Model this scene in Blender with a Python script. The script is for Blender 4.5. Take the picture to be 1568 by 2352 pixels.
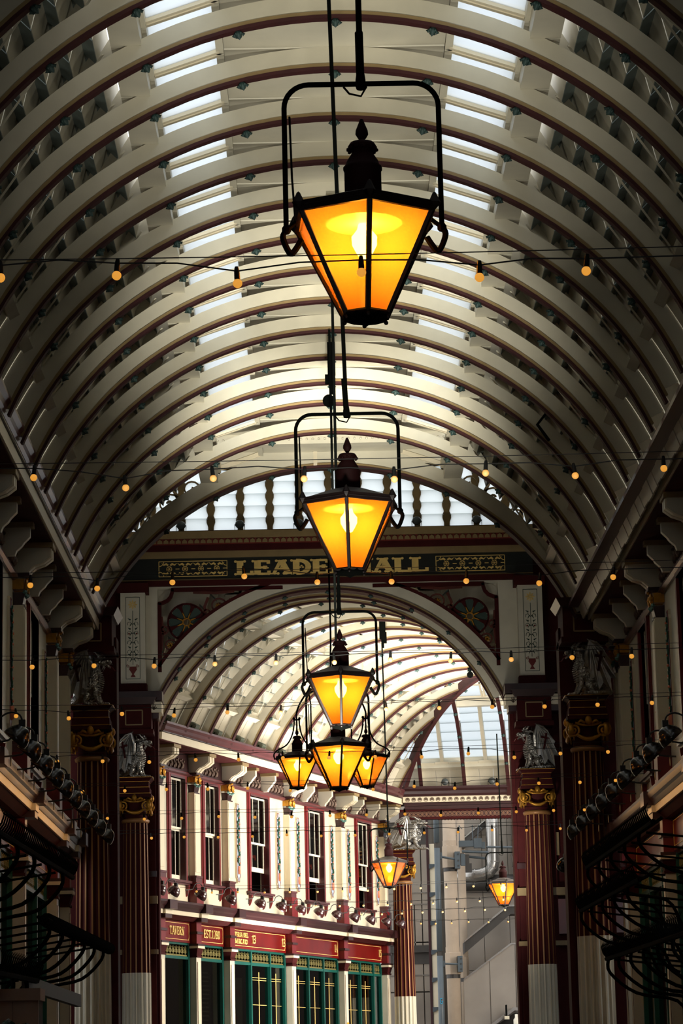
import bpy, math, random
from mathutils import Vector, Matrix
random.seed(7)
C = bpy.context.scene.collection
PI = math.pi
for _o in list(bpy.data.objects): bpy.data.objects.remove(_o)
sc = bpy.context.scene

# ------------------------------------------------------------------ camera
cam = bpy.data.objects.new('camera', bpy.data.cameras.new('camera'))
C.objects.link(cam); sc.camera = cam
def _basis():
    y = Vector((745-784, -(2489-1176), 6400.0)).normalized()
    up = Vector((-0.020, 1, 0)); z = (up - y*up.dot(y)).normalized(); x = y.cross(z)
    if x.x < 0: x = -x
    return Matrix((x, y, z)).transposed()
_M = _basis()
cam.matrix_world = Matrix.Translation((0, 0, 1.6)) @ Matrix(((_M[0][0], _M[1][0], -_M[2][0]), (_M[0][1], _M[1][1], -_M[2][1]), (_M[0][2], _M[1][2], -_M[2][2]))).to_4x4()
cam.data.sensor_width = 36; cam.data.lens = 6400/2352*36
cam.data.clip_start = .5; cam.data.clip_end = 400

# ------------------------------------------------------------------ world, lights, exposure
w = bpy.data.worlds.new('overcast_sky'); sc.world = w; w.use_nodes = True
bg = w.node_tree.nodes['Background']; bg.inputs[0].default_value = (.95, .975, 1.0, 1); bg.inputs[1].default_value = 1.6
sc.view_settings.view_transform = 'Standard'; sc.view_settings.look = 'None'
sc.view_settings.gamma = 1; sc.view_settings.use_curve_mapping = False
sc.view_settings.exposure = 0.0
sc.cycles.max_bounces = 7; sc.cycles.diffuse_bounces = 3; sc.cycles.glossy_bounces = 3
sc.cycles.transmission_bounces = 5; sc.cycles.transparent_max_bounces = 12
sc.cycles.sample_clamp_indirect = 4; sc.cycles.use_denoising = True
sc.cycles.caustics_reflective = False; sc.cycles.caustics_refractive = False
def light(name, typ, loc, energy, col, target=None, **k):
    d = bpy.data.lights.new(name, typ); d.energy = energy; d.color = col
    for a, b in k.items(): setattr(d, a, b)
    o = bpy.data.objects.new(name, d); C.objects.link(o); o.location = loc
    if target is not None:
        o.rotation_euler = (Vector(target)-Vector(loc)).to_track_quat('-Z', 'Y').to_euler()
    return o
# added floor-level lamps, standing in for daylight bounced off the nave paving
light('nave_fill', 'AREA', (.4, 35, .3), 85, (1, .97, .85), (.4, 37, 14), shape='RECTANGLE', size=1.4, size_y=20, spread=math.radians(38))
for _y, _e, _s in ((14, 40, 22), (24.5, 105, 20), (32.8, 150, 17)):
    light('nave_fill_end', 'AREA', (.4, _y, .6), _e, (1, .97, .85), (.4, _y+21, 14.8), shape='RECTANGLE', size=1.3, size_y=1, spread=math.radians(_s))  # added beams that brighten rib faces towards the end of the vault
# added lamps: stand-ins for sky over an assumed side street and paving bounce
light('street_fill', 'AREA', (25, 82, 11), 4300, (1, .89, .75), (-1, 88, 8.5), shape='RECTANGLE', size=16, size_y=11, spread=math.radians(100))
light('passage_fill', 'AREA', (4.6, 86, .4), 2900, (1, .94, .86), (4.4, 86, 14), shape='RECTANGLE', size=5, size_y=18, spread=math.radians(66))

light('crossing_fill', 'AREA', (.4, 61, .5), 55, (1, .96, .84), (.4, 73.4, 15.2), shape='RECTANGLE', size=5, size_y=2, spread=math.radians(46))  # added fill lamp that brightens the sign wall
light('passage_fill_near', 'AREA', (1.4, 62, .5), 480, (1, .95, .86), (3.2, 88, 14.8), shape='RECTANGLE', size=3, size_y=3, spread=math.radians(28))  # added frontal fill for the rib faces of the far vault

# ------------------------------------------------------------------ materials
MATS = {}
def lin(c):
    return tuple(((x/255)/12.92 if x/255 <= .04045 else ((x/255+.055)/1.055)**2.4) for x in c)
def mat(name, rgb, rough=.55, metal=0, vary=0, vscale=3, bump=0, bscale=30, kind='noise', emit=None, spec=.5, col2=None):
    if name in MATS: return MATS[name]
    m = bpy.data.materials.new(name); m.use_nodes = True; nt = m.node_tree; N = nt.nodes; L = nt.links
    b = N['Principled BSDF']; c = lin(rgb)
    b.inputs['Base Color'].default_value = (*c, 1); b.inputs['Roughness'].default_value = rough
    b.inputs['Metallic'].default_value = metal; b.inputs['Specular IOR Level'].default_value = spec
    if vary or bump:
        tc = N.new('ShaderNodeTexCoord')
    if vary:
        n = N.new('ShaderNodeTexNoise'); n.inputs['Scale'].default_value = vscale; n.inputs['Detail'].default_value = 6
        r = N.new('ShaderNodeMix'); r.data_type = 'RGBA'
        c2 = lin(col2) if col2 else tuple(x*(1-vary) for x in c)
        r.inputs[6].default_value = (*c, 1); r.inputs[7].default_value = (*c2, 1)
        mr = N.new('ShaderNodeMapRange'); mr.inputs[1].default_value = .38; mr.inputs[2].default_value = .72
        L.new(tc.outputs['Object'], n.inputs['Vector']); L.new(n.outputs[0], mr.inputs[0]); L.new(mr.outputs[0], r.inputs[0])
        L.new(r.outputs[2], b.inputs['Base Color'])
    if bump:
        t = N.new('ShaderNodeTexVoronoi' if kind == 'scale' else 'ShaderNodeTexNoise'); t.inputs['Scale'].default_value = bscale
        bp = N.new('ShaderNodeBump'); bp.inputs['Strength'].default_value = bump; bp.inputs['Distance'].default_value = .02
        L.new(tc.outputs['Object'], t.inputs['Vector']); L.new(t.outputs[0], bp.inputs['Height']); L.new(bp.outputs[0], b.inputs['Normal'])
    if emit:
        b.inputs['Emission Color'].default_value = (*lin(emit[0]), 1); b.inputs['Emission Strength'].default_value = emit[1]
    MATS[name] = m; return m
def glass(name, tint, trans, gloss=.08, transl=None, rough=.05, fm=.6):
    """pane: transparent tint, plus translucent frosting, plus a coat of reflection"""
    m = bpy.data.materials.new(name); m.use_nodes = True; N = m.node_tree.nodes; L = m.node_tree.links
    N.remove(N['Principled BSDF']); out = N['Material Output']
    tr = N.new('ShaderNodeBsdfTransparent'); tr.inputs[0].default_value = (*tint, 1)
    last = tr
    if transl:
        ts = N.new('ShaderNodeBsdfTranslucent'); ts.inputs[0].default_value = (*transl, 1)
        mx = N.new('ShaderNodeMixShader'); mx.inputs[0].default_value = 1-trans
        L.new(tr.outputs[0], mx.inputs[1]); L.new(ts.outputs[0], mx.inputs[2]); last = mx
    gl = N.new('ShaderNodeBsdfGlossy'); gl.inputs['Roughness'].default_value = rough
    lw = N.new('ShaderNodeLayerWeight'); lw.inputs[0].default_value = .25
    ml = N.new('ShaderNodeMath'); ml.operation = 'MULTIPLY_ADD'; ml.inputs[1].default_value = fm; ml.inputs[2].default_value = gloss
    mx2 = N.new('ShaderNodeMixShader'); L.new(lw.outputs['Fresnel'], ml.inputs[0]); L.new(ml.outputs[0], mx2.inputs[0])
    L.new(last.outputs[0], mx2.inputs[1]); L.new(gl.outputs[0], mx2.inputs[2]); L.new(mx2.outputs[0], out.inputs[0])
    MATS[name] = m; return m
def emissive(name, rgb, s, sample='NONE'):
    m = bpy.data.materials.new(name); m.use_nodes = True; N = m.node_tree.nodes
    b = N['Principled BSDF']; b.inputs['Base Color'].default_value = (.8, .6, .3, 1)
    b.inputs['Emission Color'].default_value = (*lin(rgb), 1); b.inputs['Emission Strength'].default_value = s
    m.cycles.emission_sampling = sample; MATS[name] = m; return m
cream = mat('cream_paint', (216, 209, 188), .42, vary=.16, vscale=1.3, bump=.08, bscale=9)
cream2 = mat('pale_cream_paint', (236, 224, 196), .4, vary=.07, vscale=2)
buff = mat('buff_and_shaded_cream', (150, 126, 84), .5, vary=.2)  # buff mouldings, and cream rib fillets with shade put into the colour
red = mat('red_paint', (120, 28, 32), .35, vary=.15)
dred = mat('oxblood_paint', (70, 24, 24), .7, vary=.25, spec=.12)
ribred = mat('rib_red_paint', (62, 14, 16), .7, vary=.3)
board = mat('signboard_red', (112, 14, 10), .3, vary=.3, vscale=1.5)
mauve = mat('mauve_paint', (92, 52, 54), .3, vary=.2)
dmauve = mat('dark_mauve_paint', (58, 30, 32), .35, vary=.2)
white = mat('sash_white', (240, 234, 214), .35)
dark = mat('dark_interior', (26, 22, 18), .8)
brown = mat('interior_brown', (60, 40, 24), .8, vary=.4)
green = mat('dark_green_paint', (6, 84, 74), .35, vary=.2)
dgreen = mat('verdigris_boss', (50, 74, 70), .6, vary=.3, vscale=20)
gold = mat('gilding', (206, 146, 48), .38, .55, vary=.35, vscale=6)
goldp = mat('gold_lettering', (240, 204, 120), .45, vary=.2, vscale=5)
iron = mat('black_iron', (14, 16, 14), .9, vary=.3, spec=.03)
steelgrey = mat('lantern_roof_lead', (92, 84, 78), .6, vary=.2)
lantred = mat('lantern_maroon', (46, 16, 16), .7, vary=.25, spec=.2)
silver = mat('silver_leaf', (188, 184, 176), .3, .85, vary=.35, vscale=7, bump=1.0, bscale=26, kind='scale')
signblack = mat('sign_dark', (30, 34, 32), .35, vary=.3)
shade = mat('lamp_shade_maroon', (60, 22, 24), .22, spec=.8)
shadeb = mat('lamp_shade_black', (24, 22, 22), .22, spec=.8)
socketm = mat('socket_black', (16, 16, 15), .5)
teal = mat('teal_leaf', (96, 150, 140), .5, vary=.3)
sky_blue = mat('plaque_blue', (170, 188, 210), .45)
peach = mat('peach_fruit', (226, 130, 96), .5)
leafm = mat('painted_leaf', (34, 84, 62), .5)
relief = mat('relief_stone', (120, 98, 84), .6, vary=.5, vscale=10)
steel = mat('satin_steel', (168, 158, 146), .38, .55, vary=.22, vscale=.6, bump=.05, bscale=3)
steeld = mat('steel_recess', (70, 66, 62), .5, .3, vary=.2)
joint = mat('panel_joint', (104, 98, 90), .5, .2)
duct = mat('duct_steel', (186, 182, 176), .25, .85, vary=.1)
concrete = mat('concrete', (186, 166, 144), .8, vary=.14, vscale=2, bump=.15, bscale=20)
bluepipe = mat('blue_grey_paint', (80, 89, 94), .4, vary=.15)
paving = mat('stone_paving', (120, 112, 100), .7, vary=.3)
brick_outer = mat('outer_masonry', (60, 50, 44), .9)
fabric = mat('kiosk_board', (176, 142, 124), .7, vary=.1)
ink = mat('painted_scroll', (96, 78, 60), .6)
inkg = mat('painted_foliage', (52, 70, 62), .6)
inkr = mat('painted_red', (110, 36, 30), .6)
cyan = mat('cyan_paint', (30, 150, 190), .5)
yellow = mat('notice_yellow', (226, 160, 20), .5)
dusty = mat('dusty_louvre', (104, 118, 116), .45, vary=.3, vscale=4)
louvre_glass = glass('frosted_louvre', (.85, .92, .95), .15, .05, (.88, .91, .92), .3, .15)
sky_glass = glass('skylight_glass', (.85, .92, .97), .35, .04, (.88, .90, .91), .2, .2)
amber = glass('amber_glass', (1.0, .38, .035), .42, .04, (1.0, .215, .008), .08)
clear = glass('window_glass', (.42, .42, .38), 1, .10)
bulb_hot = emissive('lantern_bulb', (255, 238, 205), 95)
bulb_warm = emissive('festoon_bulb', (255, 172, 62), .72)
bulb_small = emissive('chandelier_bulb', (255, 190, 90), 8)
slit = emissive('lamp_slit', (255, 170, 90), 1.2)

# ------------------------------------------------------------------ mesh builder
class MB:
    def __init__(s): s.v = []; s.f = []; s.mi = []
    def add(s, vs, fs, m=0):
        n = len(s.v); s.v += [tuple(v) for v in vs]; s.f += [tuple(n+i for i in f) for f in fs]; s.mi += [m]*len(fs); return s
    def box(s, x0, x1, y0, y1, z0, z1, m=0):
        v = [(x, y, z) for z in (z0, z1) for y in (y0, y1) for x in (x0, x1)]
        return s.add(v, [(0, 2, 3, 1), (4, 5, 7, 6), (0, 1, 5, 4), (2, 6, 7, 3), (0, 4, 6, 2), (1, 3, 7, 5)], m)
    def taper(s, x0, x1, y0, y1, z0, z1, g, m=0):
        v = [(x0, y0, z0), (x1, y0, z0), (x0, y1, z0), (x1, y1, z0), (x0-g, y0-g, z1), (x1+g, y0-g, z1), (x0-g, y1+g, z1), (x1+g, y1+g, z1)]
        return s.add(v, [(0, 2, 3, 1), (4, 5, 7, 6), (0, 1, 5, 4), (2, 6, 7, 3), (0, 4, 6, 2), (1, 3, 7, 5)], m)
    def prism(s, poly, fn, d0, d1, m=0):
        n = len(poly); a = [fn(u, v, d0) for u, v in poly]; b = [fn(u, v, d1) for u, v in poly]
        return s.add(a+b, [tuple(range(n))[::-1], tuple(range(n, 2*n))]+[(i, (i+1) % n, n+(i+1) % n, n+i) for i in range(n)], m)
    def sweepx(s, prof, x0, x1, m=0):            # prof: (y,z) closed polygon
        return s.prism(prof, lambda u, v, d: (d, u, v), x0, x1, m)
    def tube(s, pts, r, n=6, m=0, caps=True):
        pts = [Vector(p) for p in pts]; rs = r if isinstance(r, (list, tuple)) else [r]*len(pts)
        vs = []; fs = []; prev = None
        for i, p in enumerate(pts):
            t = (pts[min(i+1, len(pts)-1)]-pts[max(i-1, 0)])
            if t.length < 1e-9: t = Vector((0, 0, 1))
            t.normalize()
            if prev is None:
                a = t.orthogonal().normalized()
            else:
                a = (prev - t*prev.dot(t)); a = a.normalized() if a.length > 1e-6 else t.orthogonal().normalized()
            prev = a; b = t.cross(a)
            for k in range(n):
                q = 2*PI*k/n; vs.append(p+(a*math.cos(q)+b*math.sin(q))*rs[i])
        for i in range(len(pts)-1):
            for k in range(n):
                fs.append((i*n+k, i*n+(k+1) % n, (i+1)*n+(k+1) % n, (i+1)*n+k))
        if caps: fs += [tuple(range(n))[::-1], tuple(range((len(pts)-1)*n, len(pts)*n))]
        return s.add(vs, fs, m)
    def lathe(s, prof, c=(0, 0, 0), n=16, m=0, ph=0, ax=None):   # prof (r,z)
        vs = []; fs = []; c = Vector(c); q = Vector((0, 0, 1)).rotation_difference(Vector(ax)) if ax else None
        for r, z in prof:
            for k in range(n):
                a = 2*PI*k/n+ph; p = Vector((r*math.cos(a), r*math.sin(a), z))
                if q: p = q @ p
                vs.append(c+p)
        for i in range(len(prof)-1):
            for k in range(n): fs.append((i*n+k, i*n+(k+1) % n, (i+1)*n+(k+1) % n, (i+1)*n+k))
        fs += [tuple(range(n))[::-1], tuple(range((len(prof)-1)*n, len(prof)*n))]
        return s.add(vs, fs, m)
    def ball(s, c, r, n=8, m=0, sz=1):
        return s.lathe([(r*math.sin(PI*i/n)+1e-4, -r*sz*math.cos(PI*i/n)) for i in range(n+1)], c, n+2, m)
    def ribbon(s, pts, wd, fn, d0, d1, m=0):      # flat stroke in (u,v), thickened d0..d1
        L = []; R = []
        for i, p in enumerate(pts):
            a = pts[max(i-1, 0)]; b = pts[min(i+1, len(pts)-1)]
            tx, ty = b[0]-a[0], b[1]-a[1]; l = math.hypot(tx, ty) or 1; ww = (wd[i] if isinstance(wd, (list, tuple)) else wd)/2
            L.append((p[0]-ty/l*ww, p[1]+tx/l*ww)); R.append((p[0]+ty/l*ww, p[1]-tx/l*ww))
        n = len(pts); vs = [fn(u, v, d0) for u, v in L]+[fn(u, v, d0) for u, v in R]+[fn(u, v, d1) for u, v in L]+[fn(u, v, d1) for u, v in R]
        fs = []
        for i in range(n-1):
            fs += [(i, i+1, n+i+1, n+i), (2*n+i, 3*n+i, 3*n+i+1, 2*n+i+1), (i, 2*n+i, 2*n+i+1, i+1), (n+i, n+i+1, 3*n+i+1, 3*n+i)]
        fs += [(0, n, 3*n, 2*n), (n-1, 3*n-1, 4*n-1, 2*n-1)]
        return s.add(vs, fs, m)
    def mesh(s, name, mats, smooth=False):
        me = bpy.data.meshes.new(name); me.from_pydata(s.v, [], s.f)
        mats = mats if isinstance(mats, (list, tuple)) else [mats]
        for m in mats: me.materials.append(m)
        if len(mats) > 1: me.polygons.foreach_set('material_index', s.mi)
        if smooth: me.shade_smooth() if smooth == 1 else me.shade_smooth()
        me.update(); return me
    def build(s, name, mats, parent=None, smooth=False, **k):
        return inst(s.mesh(name, mats, smooth), name, parent, **k)
def tag(o, label=None, cat=None, group=None, kind=None):
    if label: o['label'] = label
    if cat: o['category'] = cat
    if group: o['group'] = group
    if kind: o['kind'] = kind
    return o
def inst(me, name, parent=None, loc=None, rot=None, scale=None):
    o = bpy.data.objects.new(name, me); C.objects.link(o)
    if parent: o.parent = parent
    if loc: o.location = loc
    if rot: o.rotation_euler = rot
    if scale: o.scale = scale
    return o
def empty(name, loc=(0, 0, 0), rz=0, **k):
    o = bpy.data.objects.new(name, None); C.objects.link(o); o.location = loc; o.rotation_euler = (0, 0, rz); o.empty_display_size = .2
    return tag(o, **k)
def copy_tree(o, parent=None):
    c = o.copy(); C.objects.link(c); c.parent = parent
    for ch in o.children: copy_tree(ch, c)
    return c
def arc(cx, cz, r, a0, a1, n):
    return [(cx+r*math.cos(a0+(a1-a0)*i/n), cz+r*math.sin(a0+(a1-a0)*i/n)) for i in range(n+1)]
def XZ(u, v, d): return (u, d, v)
def spiral(cx, cz, r0, r1, a0, turns, n=22):
    return [(cx+(r0+(r1-r0)*i/n)*math.cos(a0+turns*2*PI*i/n), cz+(r0+(r1-r0)*i/n)*math.sin(a0+turns*2*PI*i/n)) for i in range(n+1)]

def smooth(pts, n=5):
    P = [Vector(p) for p in pts]; out = []
    for i in range(len(P)-1):
        a, b, c, d = P[max(i-1, 0)], P[i], P[i+1], P[min(i+2, len(P)-1)]
        for k in range(n):
            t = k/n; out.append(.5*((2*b)+(c-a)*t+(2*a-5*b+4*c-d)*t*t+(3*b-a-3*c+d)*t*t*t))
    return out+[P[-1]]
# ------------------------------------------------------------------ lettering (slab-serif strokes in a unit box)
GL = {}
def _g(ch, w, strokes, serifs): GL[ch] = (w, strokes, serifs)
_T, _t = .19, .10
_arcD = lambda x0, r, cy, h: [(x0+r*math.sin(PI*i/8), cy-h*math.cos(PI*i/8)) for i in range(9)]
_g('L', .72, [([(.2, 0), (.2, 1)], _T), ([(.2, .05), (.7, .05)], _t), ([(.68, 0), (.68, .28)], _t)], [(.2, 1), (.2, 0)])
_g('E', .74, [([(.2, 0), (.2, 1)], _T), ([(.2, .05), (.68, .05)], _t), ([(.2, .95), (.66, .95)], _t), ([(.2, .5), (.52, .5)], _t), ([(.67, 0), (.67, .26)], _t), ([(.65, .76), (.65, 1)], _t), ([(.5, .38), (.5, .62)], _t)], [(.2, 1), (.2, 0)])
_g('A', .86, [([(.12, 0), (.43, 1)], _t), ([(.43, 1), (.74, 0)], _T), ([(.25, .34), (.62, .34)], _t)], [(.12, 0), (.74, 0), (.43, 1)])
_g('D', .82, [([(.2, 0), (.2, 1)], _T), ([(.2, .05)]+_arcD(.34, .36, .5, .45)+[(.2, .95)], _T*.85)], [(.2, 1), (.2, 0)])
_g('N', .88, [([(.18, 0), (.18, 1)], _t), ([(.18, 1), (.7, 0)], _T), ([(.7, 0), (.7, 1)], _t)], [(.18, 1), (.18, 0), (.7, 1)])
_g('H', .9, [([(.2, 0), (.2, 1)], _T), ([(.7, 0), (.7, 1)], _T), ([(.2, .5), (.7, .5)], _t)], [(.2, 1), (.2, 0), (.7, 1), (.7, 0)])
_g('T', .76, [([(.38, 0), (.38, 1)], _T), ([(.04, .95), (.72, .95)], _t), ([(.06, .74), (.06, 1)], _t), ([(.7, .74), (.7, 1)], _t)], [(.38, 0)])
_g('V', .84, [([(.12, 1), (.43, 0)], _T), ([(.43, 0), (.74, 1)], _t)], [(.12, 1), (.74, 1)])
_g('R', .82, [([(.2, 0), (.2, 1)], _T), ([(.2, .48)]+_arcD(.36, .26, .72, .23)+[(.2, .95)], _t*1.3), ([(.4, .48), (.7, 0)], _T*.9)], [(.2, 1), (.2, 0), (.7, 0)])
_g('S', .66, [([(.6, .78), (.52, .93), (.34, .96), (.16, .88), (.12, .72), (.2, .58), (.46, .44), (.56, .28), (.48, .1), (.3, .04), (.14, .08), (.08, .24)], .14)], [])
_g('O', .8, [([(.4+.3*math.cos(a*PI/8), .5+.46*math.sin(a*PI/8)) for a in range(17)], .14)], [])
_g('0', .62, [([(.3+.2*math.cos(a*PI/8), .5+.46*math.sin(a*PI/8)) for a in range(17)], .13)], [])
_g('C', .76, [([(.4+.3*math.cos(a*PI/8), .5+.46*math.sin(a*PI/8)) for a in range(2, 15)], .14)], [])
_g('I', .42, [([(.2, 0), (.2, 1)], _T)], [(.2, 1), (.2, 0)])
_g('1', .52, [([(.22, 0), (.22, 1)], .15), ([(.22, .97), (.06, .82)], _t)], [(.22, 0)])
_g('M', 1.02, [([(.15, 0), (.15, 1)], _t), ([(.15, 1), (.5, .1)], _T), ([(.5, .1), (.85, 1)], _t), ([(.85, 0), (.85, 1)], _T)], [(.15, 0), (.15, 1), (.85, 1), (.85, 0)])
_g('B', .76, [([(.2, 0), (.2, 1)], _T), ([(.2, .05)]+_arcD(.36, .28, .28, .23)+[(.2, .5)], .12), ([(.2, .5)]+_arcD(.34, .24, .73, .22)+[(.2, .95)], .12)], [(.2, 1), (.2, 0)])
_g('7', .6, [([(.06, .94), (.56, .94), (.24, 0)], .13), ([(.06, .76), (.06, 1)], _t)], [])
_g('8', .62, [([(.3+.17*math.cos(a*PI/6), .74+.21*math.sin(a*PI/6)) for a in range(13)], .12), ([(.3+.21*math.cos(a*PI/6), .27+.23*math.sin(a*PI/6)) for a in range(13)], .12)], [])
_g('3', .6, [([(.12, .85), (.3, .96), (.48, .85), (.48, .65), (.26, .52), (.5, .4), (.52, .16), (.3, .04), (.08, .14)], .13)], [])
_g('4', .62, [([(.42, 0), (.42, 1), (.06, .3), (.6, .3)], .11)], [(.42, 0)])
_g('5', .6, [([(.52, .94), (.14, .94), (.12, .55), (.34, .62), (.52, .46), (.5, .14), (.3, .04), (.08, .12)], .12)], [])
_g('.', .3, [([(.12, 0), (.12, .14)], .16)], [])
_g('G', .8, [([(.4+.3*math.cos(a*PI/8), .5+.46*math.sin(a*PI/8)) for a in range(2, 16)]+[(.7, .45), (.45, .45)], .14)], [])
_g(' ', .4, [], [])
def letters(txt, x0, x1, z0, z1, y, m, parent, orn=False, dep=.02, serif=True, name='lettering'):
    tot = sum(GL[c][0] for c in txt); sx = (x1-x0)/tot; h = z1-z0; x = x0; b = MB()
    nn = 0
    for c in txt:
        wd, st, se = GL[c]
        fn = lambda u, v, d, x=x: (x+u*sx, d, z0+v*h)
        for pts, t in st: nn += 1; b.ribbon(pts, t*(1.45 if orn else 1), fn, y+.002, y-dep-.0007*(nn % 7))
        if serif:
            for u, v in se:
                vv = .045 if v < .5 else .955
                b.ribbon([(u-(.19 if orn else .16), vv), (u+(.19 if orn else .16), vv)], .09, fn, y+.002, y-dep-.006-.0007*(int(u*10) % 4))
                if orn:
                    for q in (-.19, .19): b.prism([(u+q+.06*math.cos(k*PI/4), vv+.085*math.sin(k*PI/4)) for k in range(8)], fn, y+.002, y-dep-.010)
        if orn and c in 'EAD':
            for k in range(3):
                a = PI/2+k*2*PI/3; cu, cv = {'E': (.56, .5), 'A': (.43, .42), 'D': (.42, .5)}[c]
                b.prism([(cu+.07*math.cos(a)+.05*math.cos(j*PI/4), cv+.07*math.sin(a)+.05*math.sin(j*PI/4)) for j in range(8)], fn, y+.002, y-dep-.012-.001*k)
        x += wd*sx
    return b.build(name, m, parent)
# ------------------------------------------------------------------ large structure: floor and outer shell
def struct(name, mb, m, parent=None, **k):
    o = mb.build(name, m, parent, **k)
    if not parent: o['kind'] = 'structure'
    return o
class Frame:
    def __init__(s, x, y, rz): s.o = Vector((x, y, 0)); s.rz = rz; s.m = Matrix.Rotation(rz, 3, 'Z')
    def loc(s, x, y, z): return s.o + s.m @ Vector((x, y, z))
struct('floor', MB().box(-14, 34, -6, 130, -.2, 0), paving)

R, CZ = 5.28, 9.32
def zr(x, r): return CZ+math.sqrt(max(r*r-x*x, 0))
def ringbox(b, r0, r1, y0, y1, u0, u1, n=40, m=0, cz=CZ, skew=None):
    """curved bar, section r0..r1 by y0..y1, from lateral position u0 to u1 (measured on r0)"""
    t0, t1 = math.asin(max(-1, min(1, u0/r0))), math.asin(max(-1, min(1, u1/r0))); vs = []; fs = []
    for i in range(n+1):
        t = t0+(t1-t0)*i/n
        for r, y in ((r0, y0), (r0, y1), (r1, y1), (r1, y0)): vs.append((r*math.sin(t), y, cz+r*math.cos(t)))
    for i in range(n):
        for k in range(4): fs.append((i*4+k, i*4+(k+1) % 4, i*4+4+(k+1) % 4, i*4+4+k))
    fs += [(0, 1, 2, 3), (4*n+3, 4*n+2, 4*n+1, 4*n)]
    return b.add(vs, fs, m)
def boss_mesh():
    b = MB(); b.lathe([(.001, -.11), (.025, -.085), (.045, -.05), (.05, 0), (.001, .01)], n=6)
    for k in range(6):
        a = k*PI/3
        b.add([(.03*math.cos(a+.5), .03*math.sin(a+.5), 0), (.03*math.cos(a-.5), .03*math.sin(a-.5), 0), (.088*math.cos(a), .088*math.sin(a), -.045), (.05*math.cos(a), .05*math.sin(a), -.075)], [(0, 1, 2), (0, 2, 3), (1, 3, 2), (0, 3, 1)])
    return b.mesh('boss', dgreen, True)
BOSS = boss_mesh()
UF = 4.86
RIBM = {}
def rib(parent, y, u0=-UF, u1=UF, r=R, cz=CZ, bosses=True, ph=0):
    key = (round(u0, 2), round(u1, 2), r)
    if key not in RIBM:
        b = MB(); n = max(6, int(44*(u1-u0)/(2*UF)))
        ringbox(b, r, r+.045, 0, .13, u0, u1, n, 0, cz)
        ringbox(b, r+.045, r+.095, .012, .11, u0, u1, n, 1, cz)  # cream fillet, its shading put into the brown colour
        ringbox(b, r+.095, r+.33, .04, .09, u0, u1, n, 2, cz)
        RIBM[key] = b.mesh('arch_rib', [ribred, buff, cream])
    o = inst(RIBM[key], 'arch_rib', parent, (0, y, 0))
    if bosses:
        for k in range(-4, 5):
            t = math.radians(13.35*k+ph)
            if u0 < r*math.sin(t) < u1: inst(BOSS, 'boss', o, (r*math.sin(t), .065, cz+r*math.cos(t)), (0, t, 0))
    return o
BAYM = {}
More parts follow.
